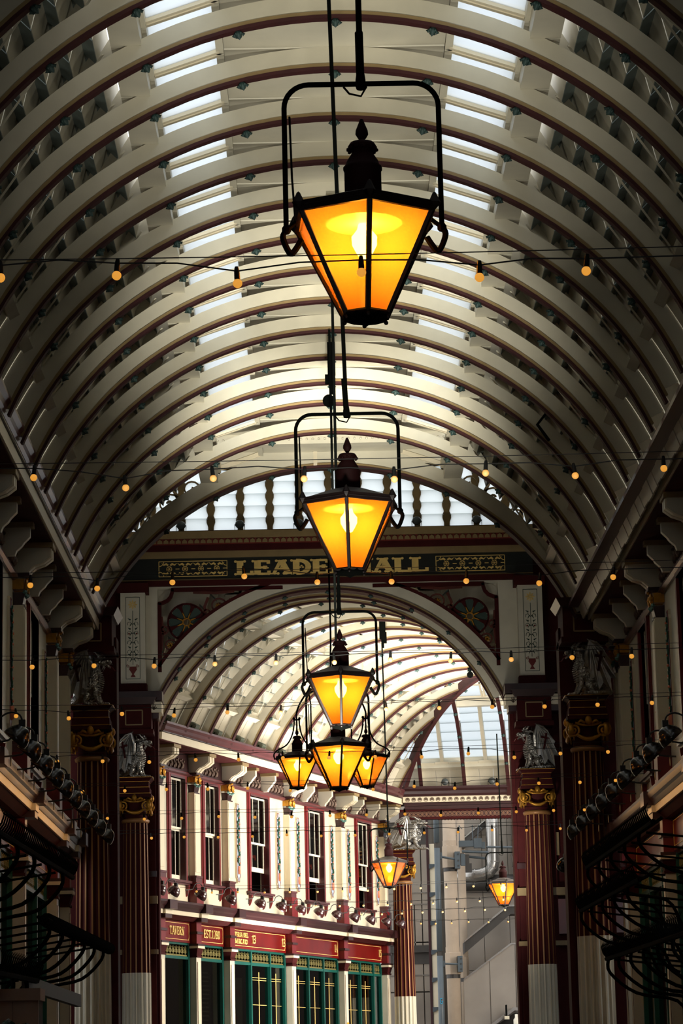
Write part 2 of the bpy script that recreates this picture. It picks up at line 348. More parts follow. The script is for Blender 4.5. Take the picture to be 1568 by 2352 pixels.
def bay_meshes(L, sg, lit=False):
    key = (round(L, 2), sg, lit)
    if key in BAYM: return BAYM[key]
    y0, y1 = .09, L+.04; M = {}
    P0, P1 = Vector((2.78, 14.72)), Vector((4.78, 12.72)); N = 7; nrm = Vector((.7071, .7071))
    def S(b):
        b.v = [(sg*x, y, z) for x, y, z in b.v]; return b
    # skylight: sloped frame with two panes
    def sl(x, dz=0): return 14.93-(x-1.45)*.34+dz
    b = MB()
    for (ya, yb) in ((y0, y0+.07), (y1-.07, y1), (y0+(y1-y0)*.60, y0+(y1-y0)*.60+.05), (y0+(y1-y0)*.60+.10, y0+(y1-y0)*.60+.15)):
        b.prism([(1.45, sl(1.45, -.05)), (2.42, sl(2.42, -.05)), (2.42, sl(2.42, .05)), (1.45, sl(1.45, .05))], XZ, ya, yb)
    for (xa, xb) in ((1.45, 1.53), (2.36, 2.44)):
        b.prism([(xa, sl(xa, -.04)), (xb, sl(xb, -.04)), (xb, sl(xb, .05)), (xa, sl(xa, .05))], XZ, y0, y1)
    M['skylight_frame'] = S(b).mesh('skylight_frame', cream2)
    for nm, ya, yb in (('p1', y0+.07, y0+(y1-y0)*.60), ('p2', y0+(y1-y0)*.60+.15, y1-.07)):
        b = MB(); b.prism([(1.53, sl(1.53)), (2.36, sl(2.36)), (2.36, sl(2.36, .012)), (1.53, sl(1.53, .012))], XZ, ya, yb)
        M[nm] = S(b).mesh('skylight_pane', sky_glass)
    b = MB(); b.box(2.42, 2.80, y0, y1, zr(2.6, 5.61), 14.80); b.box(2.36, 2.84, y0, y1, 14.52, 14.58)
    M['purlin'] = S(b).mesh('purlin', cream)
    b = MB(); b.prism([(4.52, 12.42), (4.66, 12.34), (4.90, 12.62), (4.90, 12.86), (4.76, 12.80)], XZ, y0, y1)
    M['purlin2'] = S(b).mesh('purlin', cream)
    for i in range(N):
        o_ = .11 if lit else .20
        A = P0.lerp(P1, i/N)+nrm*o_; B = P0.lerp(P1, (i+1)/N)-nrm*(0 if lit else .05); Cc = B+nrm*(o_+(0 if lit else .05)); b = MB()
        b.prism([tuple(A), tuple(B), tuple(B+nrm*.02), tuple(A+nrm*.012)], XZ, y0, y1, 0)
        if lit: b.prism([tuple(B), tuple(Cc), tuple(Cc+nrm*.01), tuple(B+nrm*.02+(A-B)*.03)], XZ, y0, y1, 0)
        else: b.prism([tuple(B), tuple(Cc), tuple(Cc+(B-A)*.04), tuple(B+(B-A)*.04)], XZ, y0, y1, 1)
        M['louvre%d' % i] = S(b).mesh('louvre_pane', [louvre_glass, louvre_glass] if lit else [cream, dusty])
    b = MB(); ym = (y0+y1)/2
    for i in range(N):                                   # stepped rafter under the louvre panes
        A = P0.lerp(P1, i/N); B = P0.lerp(P1, (i+1)/N)
        b.prism([tuple(A+nrm*.10), tuple(A-nrm*.20), tuple(B-nrm*.20), tuple(B), ], XZ, ym-(.06 if lit else .03), ym+(.06 if lit else .03))
    M['rafter'] = S(b).mesh('rafter', cream)
    b = MB(); b.tube([(2.9, y0+.1, 14.25), (4.6, y1-.1, 12.55)], .018, 4); M['brace'] = S(b).mesh('brace_rod', cream)
    npl = 3
    for i in range(npl):
        ya = y0+(y1-y0)*i/npl; yb = y0+(y1-y0)*(i+1)/npl-.012; b = MB()
        ringbox(b, 5.61+(.0, .012, .004)[i], 5.65, ya, yb, 4.55, 5.30, 8)
        M['plank%d' % i] = S(b).mesh('plank', cream)
    BAYM[key] = M; return M
CROWN = {}
def bay(parent, y, L, left=True, right=True, crown=True, upper=True, skyl=True, lit=False):
    if crown:
        k = round(L, 2)
        if k not in CROWN:
            b = MB(); b.box(-1.47, 1.47, .09, L+.04, 14.93, 15.0); b.box(-1.55, -1.45, .09, L+.04, 14.86, 15.0); b.box(1.45, 1.55, .09, L+.04, 14.86, 15.0)
            CROWN[k] = b.mesh('crown_panel', cream)
        inst(CROWN[k], 'crown_panel', parent, (0, y, 0))
    for sg, on in ((-1, left), (1, right)):
        if not on: continue
        M = bay_meshes(L, sg, lit)
        if upper:
            f = inst(M['skylight_frame'], 'skylight', parent, (0, y, 0))
            if skyl:
                inst(M['p1'], 'pane', f); inst(M['p2'], 'pane', f)
            else:
                inst(MB().box(min(sg*1.5, sg*2.4), max(sg*1.5, sg*2.4), .1, L, 14.95, 15.0).mesh('cover', cream), 'cover_panel', f)
            inst(M['purlin'], 'purlin', parent, (0, y, 0))
        rf = inst(M['rafter'], 'rafter', parent, (0, y, 0)); 
        if not lit: inst(M['brace'], 'brace_rod', parent, (0, y, 0))
        inst(M['purlin2'], 'purlin', parent, (0, y, 0))
        for i in range(7): inst(M['louvre%d' % i], 'louvre_pane', parent, (0, y, 0))
        for i in range(3): inst(M['plank%d' % i], 'plank', parent, (0, y, 0))

# nave vault
CX = .40
nave = empty('ceiling', (CX, 0, 0), kind='structure', label='arched nave roof of cream ribs with red edges and skylights')
ry = [32.75-1.83*k for k in range(9, 0, -1)]+[32.75, 34.56, 36.45, 38.30, 40.15, 41.98, 43.80, 45.63, 47.55, 49.42, 51.28, 52.93, 55.39]
for y in ry: rib(nave, y)
for a, b_ in zip(ry[:-1], ry[1:]): bay(nave, a, round(b_-a, 2))
bay(nave, 55.39, 3.15, skyl=False, upper=True)

def plate_arch(name, y0, y1, r, cz, ring, ztop, hw, zbot, lintel=None, cx=0, m=cream, flange=True):
    """wall plate above an arch; spandrels left open outside the ring below the lintel"""
    b = MB(); uf = math.sqrt(r*r-(zbot-cz)**2)
    ringbox(b, r, r+ring, y0, y1, -uf, uf, 48, 0, cz)
    if lintel:
        # solid part over the crown
        x1 = math.sqrt((r+ring)**2-(lintel-cz)**2)
        b.box(-hw, hw, y0+.002, y1-.002, lintel, ztop)
        n = 10; top = [((r+ring-.02)*math.sin(t), cz+(r+ring-.02)*math.cos(t)) for t in [(-1+2*i/n)*math.asin(min(1, x1/(r+ring))) for i in range(n+1)]]
        b.prism([p for p in top]+[(x1, lintel+.01), (-x1, lintel+.01)], XZ, y0+.003, y1-.003)
    o = b.build(name, m, None, loc=(cx, 0, 0)); return o
def fl(parent, r, cz, zbot, y0, dep, name='rib_flange'):
    b = MB(); uf = math.sqrt(r*r-(zbot-cz)**2)
    ringbox(b, r-.05, r, y0, y0+dep, -uf, uf, 48, 0, cz); ringbox(b, r, r+.05, y0+.02, y0+dep-.02, -uf, uf, 48, 1, cz)
    return b.build(name, [ribred, buff], parent)
# arch at the end of the nave
archA = plate_arch('wall_nave_end', 58.54, 58.80, 5.61, 9.02, .36, 19.5, 10.5, 11.3, 14.64, CX); tag(archA, kind='structure', label='cream arched end wall of the nave')
fl(archA, 5.61, 9.02, 11.3, 58.48, .36)
for k in (-3, -2, -1, 0, 1, 2, 3):
    t = math.radians(13.3*k); inst(BOSS, 'boss', archA, (5.56*math.sin(t), 58.6, 9.02+5.56*math.cos(t)), (0, t, 0))
b = MB()
for sg in (-1, 1):
    b.box(min(sg*5.35, sg*10.5), max(sg*5.35, sg*10.5), 58.56, 58.78, 11.3, 14.64)
b.build('side_panel', cream, archA)
MB().box(-5.3, 5.3, 56.9, 57.2, 14.74, 15.05).build('riveted_beam', cream, archA)
RIV = MB().lathe([(.028, 0), (.02, .018), (.001, .024)], n=8, ax=(0, -1, 0)).mesh('rivet', cream, True)
for i in range(-30, 31):
    if abs(i) > 0: inst(RIV, 'rivet', archA, (i*.125, 56.9, 14.84))
for x in (-.33, .28): MB().box(x-.04, x+.04, 58.49, 58.54, 14.60, 14.98).build('strap', cream2, archA)
def scrollwork(parent, y, sg, mtl, cx=0):
    b = MB(); fn = lambda u, v, d: (sg*u, d, v)
    for (c, cz_, r0, a0, tn) in ((2.55, 14.42, .20, .3, 1.5), (3.02, 14.18, .27, 2.0, 1.6), (3.5, 13.86, .30, .6, 1.6), (3.95, 13.42, .30, 2.2, 1.5), (4.35, 12.95, .28, .9, 1.5), (4.72, 12.42, .26, 2.4, 1.4), (3.95, 14.25, .24, 4.0, 1.3), (4.5, 13.7, .26, 4, 1.3), (4.95, 13.0, .24, 4, 1.3)):
        b.ribbon(spiral(c, cz_, .04, r0, a0, tn), [.05]*4+[.035]*19, fn, y-.02, y+.02)
    b.ribbon([(2.1, 14.60), (2.6, 14.64), (3.3, 14.60), (4.2, 14.2), (5.0, 13.2), (5.3, 12.2)], .05, fn, y-.02, y+.02)
    b.ribbon([(3.3, 14.62), (3.45, 14.3), (3.3, 14.0)], .08, fn, y-.02, y+.02); b.ribbon([(4.15, 14.1), (4.15, 13.8), (4.0, 13.3)], .09, fn, y-.02, y+.02)
    b.ribbon([(4.7, 13.5), (4.6, 13.0), (4.45, 12.7)], .08, fn, y-.02, y+.02)
    return b.build('scrollwork', mtl, parent)
for sg in (-1, 1): scrollwork(archA, 58.66, sg, buff)

# crossing: side walls, roof, and the sign wall beyond
b = MB(); b.box(-10.6, -10.3, 58.5, 76, 0, 19.5); struct('wall_crossing_left', b, brick_outer)
b = MB(); b.box(11.1, 11.4, 58.5, 76, 0, 19.5); struct('wall_crossing_right', b, brick_outer)
struct('ceiling_crossing', MB().box(-10.6, 11.4, 58.5, 73.7, 19.5, 19.7), cream)
YB = 73.4
sign = plate_arch('wall_crossing_far', YB, YB+.3, 5.06, 9.5, .40, 14.74, 5.4, 11.6, 14.66, CX-.05, cream)
tag(sign, kind='structure', label='wall above the far arch with the gilt lettered sign')
fl(sign, 5.07, 9.5, 11.6, YB-.06, .42)
for k in (-4, -3, -2, -1, 0, 1, 2, 3, 4):
    t = math.radians(13.3*k); inst(BOSS, 'boss', sign, (5.02*math.sin(t), YB+.1, 9.5+5.02*math.cos(t)), (0, t, 0))
RB = 5.46
b = MB()
for sg in (-1, 1):
    b.box(min(sg*4.55, sg*5.42), max(sg*4.55, sg*5.42), YB+.012, YB+.29, 11.6, 14.66)
    fn = lambda u, v, d: (sg*u, d, v)
    arcpts = [(RB*math.sin(t), 9.5+RB*math.cos(t)) for t in [math.asin(4.56/RB)+(math.asin(.6/RB)-math.asin(4.56/RB))*i/16 for i in range(17)]]
b.build('side_post', cream, sign)
def fret(sg):
    root = empty('fret', (0, 0, 0)); root.parent = sign
    fn = lambda u, v, d: (sg*u, d, v)
    y0, y1 = YB+.04, YB+.12
    a = [(RB*math.sin(t), 9.5+RB*math.cos(t)) for t in [math.asin(1.5/RB)+(math.asin(4.53/RB)-math.asin(1.5/RB))*i/20 for i in range(21)]]
    nt = [(4.53+0*math.cos(q), 14.27) for q in (0,)]+[(4.53-.34+.34*math.cos(-PI/2-q)+.34-.0, 14.61-.34*0-.34*math.cos(q)*1.0+.0) for q in ()]
    notch = [(4.53, 14.25), (4.42, 14.27), (4.29, 14.33), (4.20, 14.43), (4.16, 14.55), (4.15, 14.64)]
    outer = a[::1]+notch+[(1.5, 14.64)]
    b = MB(); b.ribbon(a, .09, fn, y0-.05, y1); b.ribbon(notch, .09, fn, y0-.05, y1); b.ribbon([(4.18, 14.62), (1.2, 14.62)], .10, fn, y0-.05, y1); b.ribbon([(4.50, 14.27), (4.50, 12.4)], .10, fn, y0-.05, y1)
    b.build('fret_border', dred, root)
    b = MB(); c = (3.93, 13.82)
    c = (3.78, 13.74)
    b.ribbon(arc(c[0], c[1], .50, 0, 2*PI, 28), .045, fn, y0, y1)
    for k in range(8):
        q = k*PI/4+PI/8; pts = [(c[0]+math.cos(q)*r_, c[1]+math.sin(q)*r_) for r_ in (.12, .28, .42, .49)]
        b.ribbon(pts, [.03, .05, .10, .22], fn, y0, y1)
    b.build('rosette', dred, root)
    b = MB()
    for k in range(8):
        q = k*PI/4; b.ribbon([(c[0]+math.cos(q)*r_, c[1]+math.sin(q)*r_) for r_ in (.10, .26, .42, .47)], [.04, .17, .25, .08], fn, y0+.02, y1-.02)
    b.build('petal', inkg, root)
    b = MB(); b.ribbon(arc(c[0], c[1], .10, 0, 2*PI, 16), .025, fn, y0-.02, y1)
    for k in range(8):
        q = k*PI/4+PI/8; b.ribbon([(c[0]+math.cos(q)*r_, c[1]+math.sin(q)*r_) for r_ in (.10, .2, .27)], [.03, .03, .01], fn, y0-.02, y1)
    for (sx, sz) in ((2.93, 14.16), (4.22, 13.12)):
        for k in range(8):
            q = k*PI/4; b.ribbon([(sx, sz), (sx+math.cos(q)*.09, sz+math.sin(q)*.09)], [.035, .01], fn, y0-.02, y1)
    b.build('star_flower', gold, root)
    b = MB()
    for (cx_, cz_, r0, a0, tn) in ((2.93, 14.16, .27, .3, 1.7), (2.3, 14.36, .16, 2, 1.6), (4.22, 13.12, .20, 1, 1.6), (4.32, 12.72, .11, 3, 1.5), (1.95, 14.50, .09, 1, 1.3), (3.25, 13.98, .12, 4, 1.2), (4.38, 13.55, .12, 4, 1.2)):
        b.ribbon(spiral(cx_, cz_, .05, r0, a0, tn), .04, fn, y0, y1)
    for pts in ([(2.6, 14.35), (2.72, 14.1), (2.62, 13.98)], [(3.2, 14.4), (3.3, 14.15), (3.25, 13.85), (3.1, 13.78)], [(3.6, 14.55), (3.0, 14.52), (2.5, 14.56)], [(4.45, 13.9), (4.42, 13.5), (4.46, 13.0)], [(4.1, 12.95), (4.25, 12.85), (4.42, 12.9)], [(2.1, 14.58), (2.05, 14.45)]):
        b.ribbon(pts, .07, fn, y0, y1)
    b.build('scroll', mat('scroll_brown', (92, 34, 22), .5, vary=.4), root)
fret(-1); fret(1)
# beam, signboard and cornices over the arch
W = 5.5
def strip(name, z0, z1, y0, m, hw=W, parent=sign): return MB().box(-hw, hw, y0, YB+.2, z0, z1).build(name, m, parent)
strip('lower_moulding', 14.70, 14.84, YB-.14, dred); strip('moulding', 14.84, 14.88, YB-.10, buff)
strip('signboard', 14.88, 15.45, YB-.06, signblack); strip('upper_moulding', 15.45, 15.62, YB-.16, buff)
strip('upper_moulding', 15.62, 15.78, YB-.26, dred); strip('egg_moulding', 15.78, 15.93, YB-.33, mat('cornice_red', (120, 44, 34), .5, vary=.3)); strip('upper_cornice', 15.93, 16.12, YB-.42, buff)
PAL = MB().prism([(-.07, -.05), (.07, -.05), (.06, .02), (0, .06), (-.06, .02)], XZ, 0, -.03).mesh('leaf', buff)
for i in range(-32, 33): inst(PAL, 'palmette', sign, (i*.165, YB-.335, 15.85))
letters('LEADENHALL', -2.46, 2.69, 14.97, 15.35, YB-.065, goldp, sign, orn=True)
def ornpanel(x0, x1, z0, z1, y):
    b = MB(); t = .018
    for p in ([(x0, z0), (x1, z0)], [(x0, z1), (x1, z1)], [(x0, z0), (x0, z1)], [(x1, z0), (x1, z1)]): b.ribbon(p, t, XZ, y, y-.015)
    for (cx_, cz_, a) in ((x0, z0, 0), (x1, z0, PI/2), (x1, z1, PI), (x0, z1, 3*PI/2)):
        b.ribbon(arc(cx_, cz_, .13, a, a+PI/2, 6), t, XZ, y, y-.015)
    n = 4; dx = (x1-x0)/n; zm = (z0+z1)/2
    for i in range(n):
        cx_ = x0+dx*(i+.5)*.93+dx*.14
        b.ribbon(arc(cx_, zm, .07, 0, 2*PI, 12), .015, XZ, y, y-.015)
        for k in range(6):
            q = k*PI/3; b.ribbon([(cx_, zm), (cx_+.07*math.cos(q), zm+.07*math.sin(q))], .012, XZ, y, y-.014)
        for s1 in (-1, 1):
            for s2 in (-1, 1):
                b.ribbon([(cx_+s1*.03, zm+s2*.10), (cx_+s1*.08, zm+s2*.14), (cx_+s1*.15, zm+s2*.11), (cx_+s1*.2, zm+s2*.16)], [.05, .055, .035, .01], XZ, y, y-.015)
        b.ribbon([(cx_+dx*.37, zm), (cx_+dx*.60, zm)], .02, XZ, y, y-.015)
    b.build('gilt_panel', goldp, sign)
ornpanel(-4.50, -2.68, 14.96, 15.37, YB-.062); ornpanel(2.91, 4.75, 14.96, 15.37, YB-.062)
# clerestory lights over the sign
cl = empty('window_1', (CX, YB, 0), kind='structure', label='row of frosted clerestory lights above the sign')
b = MB(); b.box(-7, 7, -.08, .2, 16.10, 16.2); b.build('sill', dmauve, cl)
MUL = MB(); MUL.box(-.075, .075, -.05, .1, 16.2, 19.4)
for i in range(9): MUL.prism([(.075, 16.3+i*.33), (.115, 16.42+i*.33), (.115, 16.52+i*.33), (.075, 16.6+i*.33)], XZ, -.03, .05); MUL.prism([(-.075, 16.3+i*.33), (-.115, 16.42+i*.33), (-.115, 16.52+i*.33), (-.075, 16.6+i*.33)], XZ, -.03, .05)
MUL = MUL.mesh('mullion', buff); PN = MB().prism([(-.32, 0), (.32, 0), (.32, .335), (-.32, .335)], lambda u, v, d: (u, d-.10*(v/.335), v), 0, .012).mesh('louvre_pane', louvre_glass)
for i in range(-9, 10):
    x = .02+i*.792; inst(MUL, 'mullion', cl, (x, 0, 0))
    if i < 9:
        for k in range(9): inst(PN, 'louvre_pane', cl, (x+.396, .06, 16.2+k*.33))
struct('wall_clerestory_side', MB().box(-10.6, -6.7, YB, YB+.3, 16.1, 19.5).box(7.5, 11.4, YB, YB+.3, 16.1, 19.5), cream)

# transept fronts at both sides of the far arch
def flank(sg, nm):
    rt = empty(nm, (.44, YB, 0), kind='structure', label='dark red transept front beside the far arch')
    fn = lambda u, v, d: (sg*u, d, v)
    def bx(n, u0, u1, y0, y1, z0, z1, m): return MB().box(min(sg*u0, sg*u1), max(sg*u0, sg*u1), y0, y1, z0, z1).build(n, m, rt)
    bx('wall_panel', 5.0, 10.8, .25, .6, 0, 19.5 if False else 16.1, dred); bx('pier', 4.66, 5.30, .1, .7, 0, 11.75, dred)
    bx('pier_head', 4.92, 5.62, -.35, .3, 11.64, 12.06, dred)
    bx('cornice', 4.5, 6.6, -.75, .2, 11.55, 11.80, dmauve); bx('cornice_band', 4.52, 6.6, -.66, .2, 11.25, 11.52, cream2); bx('cornice_bed', 4.6, 6.6, -.5, .2, 11.1, 11.25, dmauve)
    for i in range(5):
        b = MB(); u = 4.72+i*.24
        for k in range(5):
            q = PI*(k+.5)/5; b.ribbon([(u, 11.31), (u+.08*math.cos(q), 11.33+.13*math.sin(q))], .018, fn, -.67, -.675)
        b.build('palmette', ink, rt)
    # painted upright panel
    bx('painted_panel', 4.95, 5.60, -.42, .2, 12.06, 14.48, cream); bx('panel_cap', 4.86, 5.68, -.46, .2, 14.48, 14.74, dred)
    pts = [(5.09, 12.17), (5.46, 12.17), (5.46, 14.36), (5.09, 14.36)]
    b = MB()
    for i in range(4): b.ribbon([pts[i], pts[(i+1) % 4]], .012, fn, -.43, -.425)
    u = 5.275
    b.ribbon([(u, 12.55), (u, 14.0)], .014, fn, -.43, -.425)
    for zz in (12.75, 12.95, 13.2, 13.45, 13.7):
        for s in (-1, 1):
            b.ribbon([(u, zz-.08), (u+s*.07, zz), (u+s*.13, zz-.02), (u+s*.14, zz-.09)], .012, fn, -.43, -.424)
            b.ribbon([(u+s*.06, zz+.05), (u+s*.13, zz+.09)], [.045, .01], fn, -.43, -.424); b.ribbon([(u+s*.03, zz-.04), (u+s*.08, zz-.12)], [.035, .01], fn, -.43, -.424)
    b.build('painted_foliage', inkg, rt)
    b = MB()
    for k in range(8):
        q = k*PI/4; b.ribbon([(u+.02*math.cos(q), 14.16+.02*math.sin(q)), (u+.09*math.cos(q), 14.16+.09*math.sin(q)), (u+.12*math.cos(q), 14.16+.12*math.sin(q))], [.02, .04, .01], fn, -.43, -.422)
    b.build('painted_flower', goldp, rt)
    b = MB(); b.prism([(u-.07, 12.22), (u+.07, 12.22), (u+.02, 12.30), (u+.10, 12.42), (u+.09, 12.50), (u-.09, 12.50), (u-.10, 12.42), (u-.02, 12.30)], fn, -.43, -.423)
    for s in (-1, 1): b.ribbon(spiral(u+s*.13, 12.52, .01, .045, 0, 1.2), .012, fn, -.43, -.423); b.prism([(u+s*.1+.025*math.cos(k), 13.38+.025*math.sin(k)) for k in range(6)], fn, -.43, -.423)
    b.build('painted_urn', inkr, rt)
    # lattice panel, cream panel, shop fascia bands
    bx('lattice_panel', 5.42, 5.72, .12, .3, 8.3, 10.9, signblack)
    b = MB()
    for i in range(11):
        z = 8.35+i*.23
        b.ribbon([(5.46, z), (5.68, z+.22)], .012, fn, .115, .12); b.ribbon([(5.68, z), (5.46, z+.22)], .012, fn, .115, .12)
    for uu in (5.46, 5.68): b.ribbon([(uu, 8.35), (uu, 10.85)], .014, fn, .11, .12)
    b.build('lattice', inkg, rt)
    bx('cream_panel', 5.42, 5.85, .10, .3, 7.35, 7.95, buff); bx('fascia_band', 4.7, 10, -.1, .3, 6.3, 6.5, buff); bx('fascia_board', 5.4, 10, .0, .3, 5.3, 6.2, board)
    bx('fascia_band', 4.7, 10, -.1, .3, 5.0, 5.12, buff); bx('pier_cap', 4.72, 5.4, -.05, .3, 7.0, 7.15, dmauve)
    return rt
flank(-1, 'wall_transept_left'); flank(1, 'wall_transept_right')

# far passage vault: one straight rib, then ribs turned along the passage
fv0 = empty('ceiling_far_arch', (CX, 0, 0), kind='structure', label='first straight bay of the far vault')
rib(fv0, 74.9)
bay(fv0, 73.7, 1.2, right=True)
AZ = -math.atan2(.337, .9415)
DV = Vector((math.sin(-AZ), math.cos(-AZ))); NV = Vector((DV.y, -DV.x))
P0 = Vector((-4.39, 77.5)); OC = P0+NV*4.86
far = empty('ceiling_far_passage', (OC.x, OC.y, 0), AZ, kind='structure', label='bright cream vault of the far passage with red edged ribs')
SP = 1.77
def ulim(s):
    if s <= 10.6: return UF
    return max(-UF, (16.2-s)/5.6*4.86)
k = -1
while True:
    s = 1.66+SP*k
    if s > 21.5: break
    if k >= -1:
        u1 = ulim(s)
        if u1 > -4.5: rib(far, s, -UF, u1)
        sm = s+SP
        bay(far, s, SP, left=sm < 21.2, right=sm < 10.7, crown=sm < 15.6, upper=sm < 18.6)
    k += 1
b = MB(); ringbox(b, 5.62, 6.95, 74.05, 74.2, -5.6, 5.6, 30); b.box(-7, -4.9, 74.06, 74.19, 11.6, 16.4).box(4.9, 7, 74.06, 74.19, 11.6, 16.4).box(-5, -3.9, 74.07, 74.18, 13.9, 16.4).box(3.9, 5, 74.07, 74.18, 13.9, 16.4); b.build('backing_plate', cream, fv0)
b = MB()   # close the wedge between the straight bay and the turned vault on the left
ringbox(b, 5.66, 5.70, -2.2, .1, -5.3, 0, 24); b.build('wedge_panel', cream, far)
# groin rib where the far vault meets the cross vault
g0 = Vector((2.99, 98.1)); g1 = Vector((5.75, 90.2)); b = MB(); vs = []
nG = 24
def gp(i, dr): 
    f = i/nG; u = -UF*(1-f); p = g0.lerp(g1, f); r = R+dr; x = u
    return Vector((p.x, p.y, CZ+math.sqrt(max(r*r-x*x, 0))))
gt = (g1-g0).normalized(); gn = Vector((gt.y, -gt.x, 0))
for i in range(nG+1):
    for dr, o_ in ((0, -.07), (0, .07), (.05, .07), (.05, .03), (.34, .03), (.34, -.03), (.05, -.03), (.05, -.07)): vs.append(gp(i, dr)+gn*o_)
fs = []
for i in range(nG):
    for k_ in range(8): fs.append((i*8+k_, i*8+(k_+1) % 8, i*8+8+(k_+1) % 8, i*8+8+k_))
b.add(vs, fs); gr = b.build('groin_rib', ribred, None); gr.name = 'ceiling_groin_rib'; tag(gr, kind='structure')
# cross vault beyond (far half only)
PHI = math.radians(9)
O2 = Vector((5.6, 98.15))+Vector((-math.sin(PHI), -math.cos(PHI)))*4.86
cross = empty('ceiling_cross_vault', (O2.x, O2.y, 0), 0, kind='structure', label='glazed cross vault at the end of the far passage')
cross.rotation_euler = (0, 0, -(PI/2+PHI))
SPX = 1.54
for k in range(-2, 4):
    yy = -.5+SPX*k
    rib(cross, yy, -UF, {-2: -3.9, -1: -1.6}.get(k, .3))
    if k < 3: bay(cross, yy, SPX, left=True, right=False, crown=False, upper=k > -1, lit=True)

# the arcade goes on behind the camera
struct('wall_rear_left', MB().box(-5.9, -5.6, -30, 36, 0, 15.2), brick_outer)
struct('wall_rear_right', MB().box(6.85, 7.15, -30, 38, 0, 15.2), brick_outer)
struct('wall_rear', MB().box(-5.9, 7.15, -30.3, -30, 0, 15.2), brick_outer)
struct('ceiling_rear', MB().box(-5.9, 7.15, -30, 16.2, 15.0, 15.2), cream)
# ------------------------------------------------------------------ ornate facades (local x along the wall, -y towards the passage)
def zfix(z): return z
def caps_mesh():
    b = MB()      # 0 mauve, 1 gold, 2 teal
    b.taper(-.15, .15, -.17, .05, 0, .22, .05, 0); b.box(-.19, .19, -.21, .05, -.04, 0, 0); b.box(-.26, .26, -.30, .05, .50, .56, 0)
    for sg in (-1, 1):
        b.tube([(sg*.15+p[0]*1, -.24, .36+p[1]) for p in spiral(0, 0, .015, .10, PI/2, 1.6, 16)], .03, 5, 1)
        b.lathe([(.001, -.05), (.05, -.03), (.05, .03), (.001, .05)], (sg*.15, -.24, .36), 8, 1, ax=(0, 1, 0))
        b.box(sg*.15-.09, sg*.15+.09, -.2, 0, .27, .45, 1)
        for z, x in ((.22, .2), (.18, .08)): b.lathe([(.001, -.04), (.05, -.01), (.03, .03), (.001, .04)], (sg*x, -.22, z), 6, 2)
    b.ball((0, -.26, .5), .05, 5, 1); b.box(-.1, .1, -.2, 0, .3, .48, 1)
    return b.mesh('capital', [dmauve, gold, teal])
CAPM = caps_mesh()
def console_mesh(wd, small=False):
    b = MB(); d = .66 if not small else .5
    pr = [(0, 10.56), (-.24, 10.56), (-.27, 10.64), (-.36, 10.72), (-d*.8, 10.78), (-d, 10.88), (-d, 11.04), (0, 11.04)]
    b.sweepx(pr, -wd/2, wd/2, 0)
    if not small:
        for x in (-wd/4, wd/4):
            b.sweepx([(y-.03 if y < -.1 else y, z-.01) for y, z in pr[1:7]]+[(-d+.05, 11.04), (-d+.05, 10.9), (-d*.75, 10.82), (-.30, 10.74), (-.22, 10.62)], x-wd*.17, x+wd*.17, 1)
    b.box(-wd/2-.05, wd/2+.05, -d-.06, 0, 11.04, 11.13, 2)
    return b.mesh('console', [cream if not small else cream, cream2, buff])
CONB, CONS = console_mesh(.42), console_mesh(.14, True)
def relief_mesh(n=5, wd=1.4):
    b = MB(); rnd = random.Random(3)
    for i in range(n):
        x = -wd/2+wd*(i+.5)/n
        b.ball((x, -.04, .13+rnd.uniform(-.02, .05)), .05, 5, 0, 1.8); b.ball((x+.03, -.06, .27), .035, 5)
        b.ribbon([(x-.1, .05), (x-.02, .16), (x-.1, .28), (x-.04, .33)], .045, XZ, -.05, 0)
    return b.mesh('relief', relief)
RELM = relief_mesh()
def sashes(w_, h, z0, lower_open=0):
    """white sliding sashes and glass; x 0..w, z z0..z0+h"""
    hh = h/2; out = []
    for nm, a, y in (('upper_sash', z0+hh, .06), ('lower_sash', z0+lower_open, .11)):
        b = MB(); t = .055; a1 = a+hh
        b.box(0, t, y, y+.05, a, a1).box(w_-t, w_, y, y+.05, a, a1).box(t, w_-t, y, y+.05, a1-t, a1).box(t, w_-t, y, y+.05, a, a+(.14 if nm[0] == 'l' else .06))
        for k in (1, 2): b.box(w_*k/3-.015, w_*k/3+.015, y+.005, y+.045, a+.06, a1-t)
        out.append((nm, b, y, a, a1))
    return out
WN = [2]
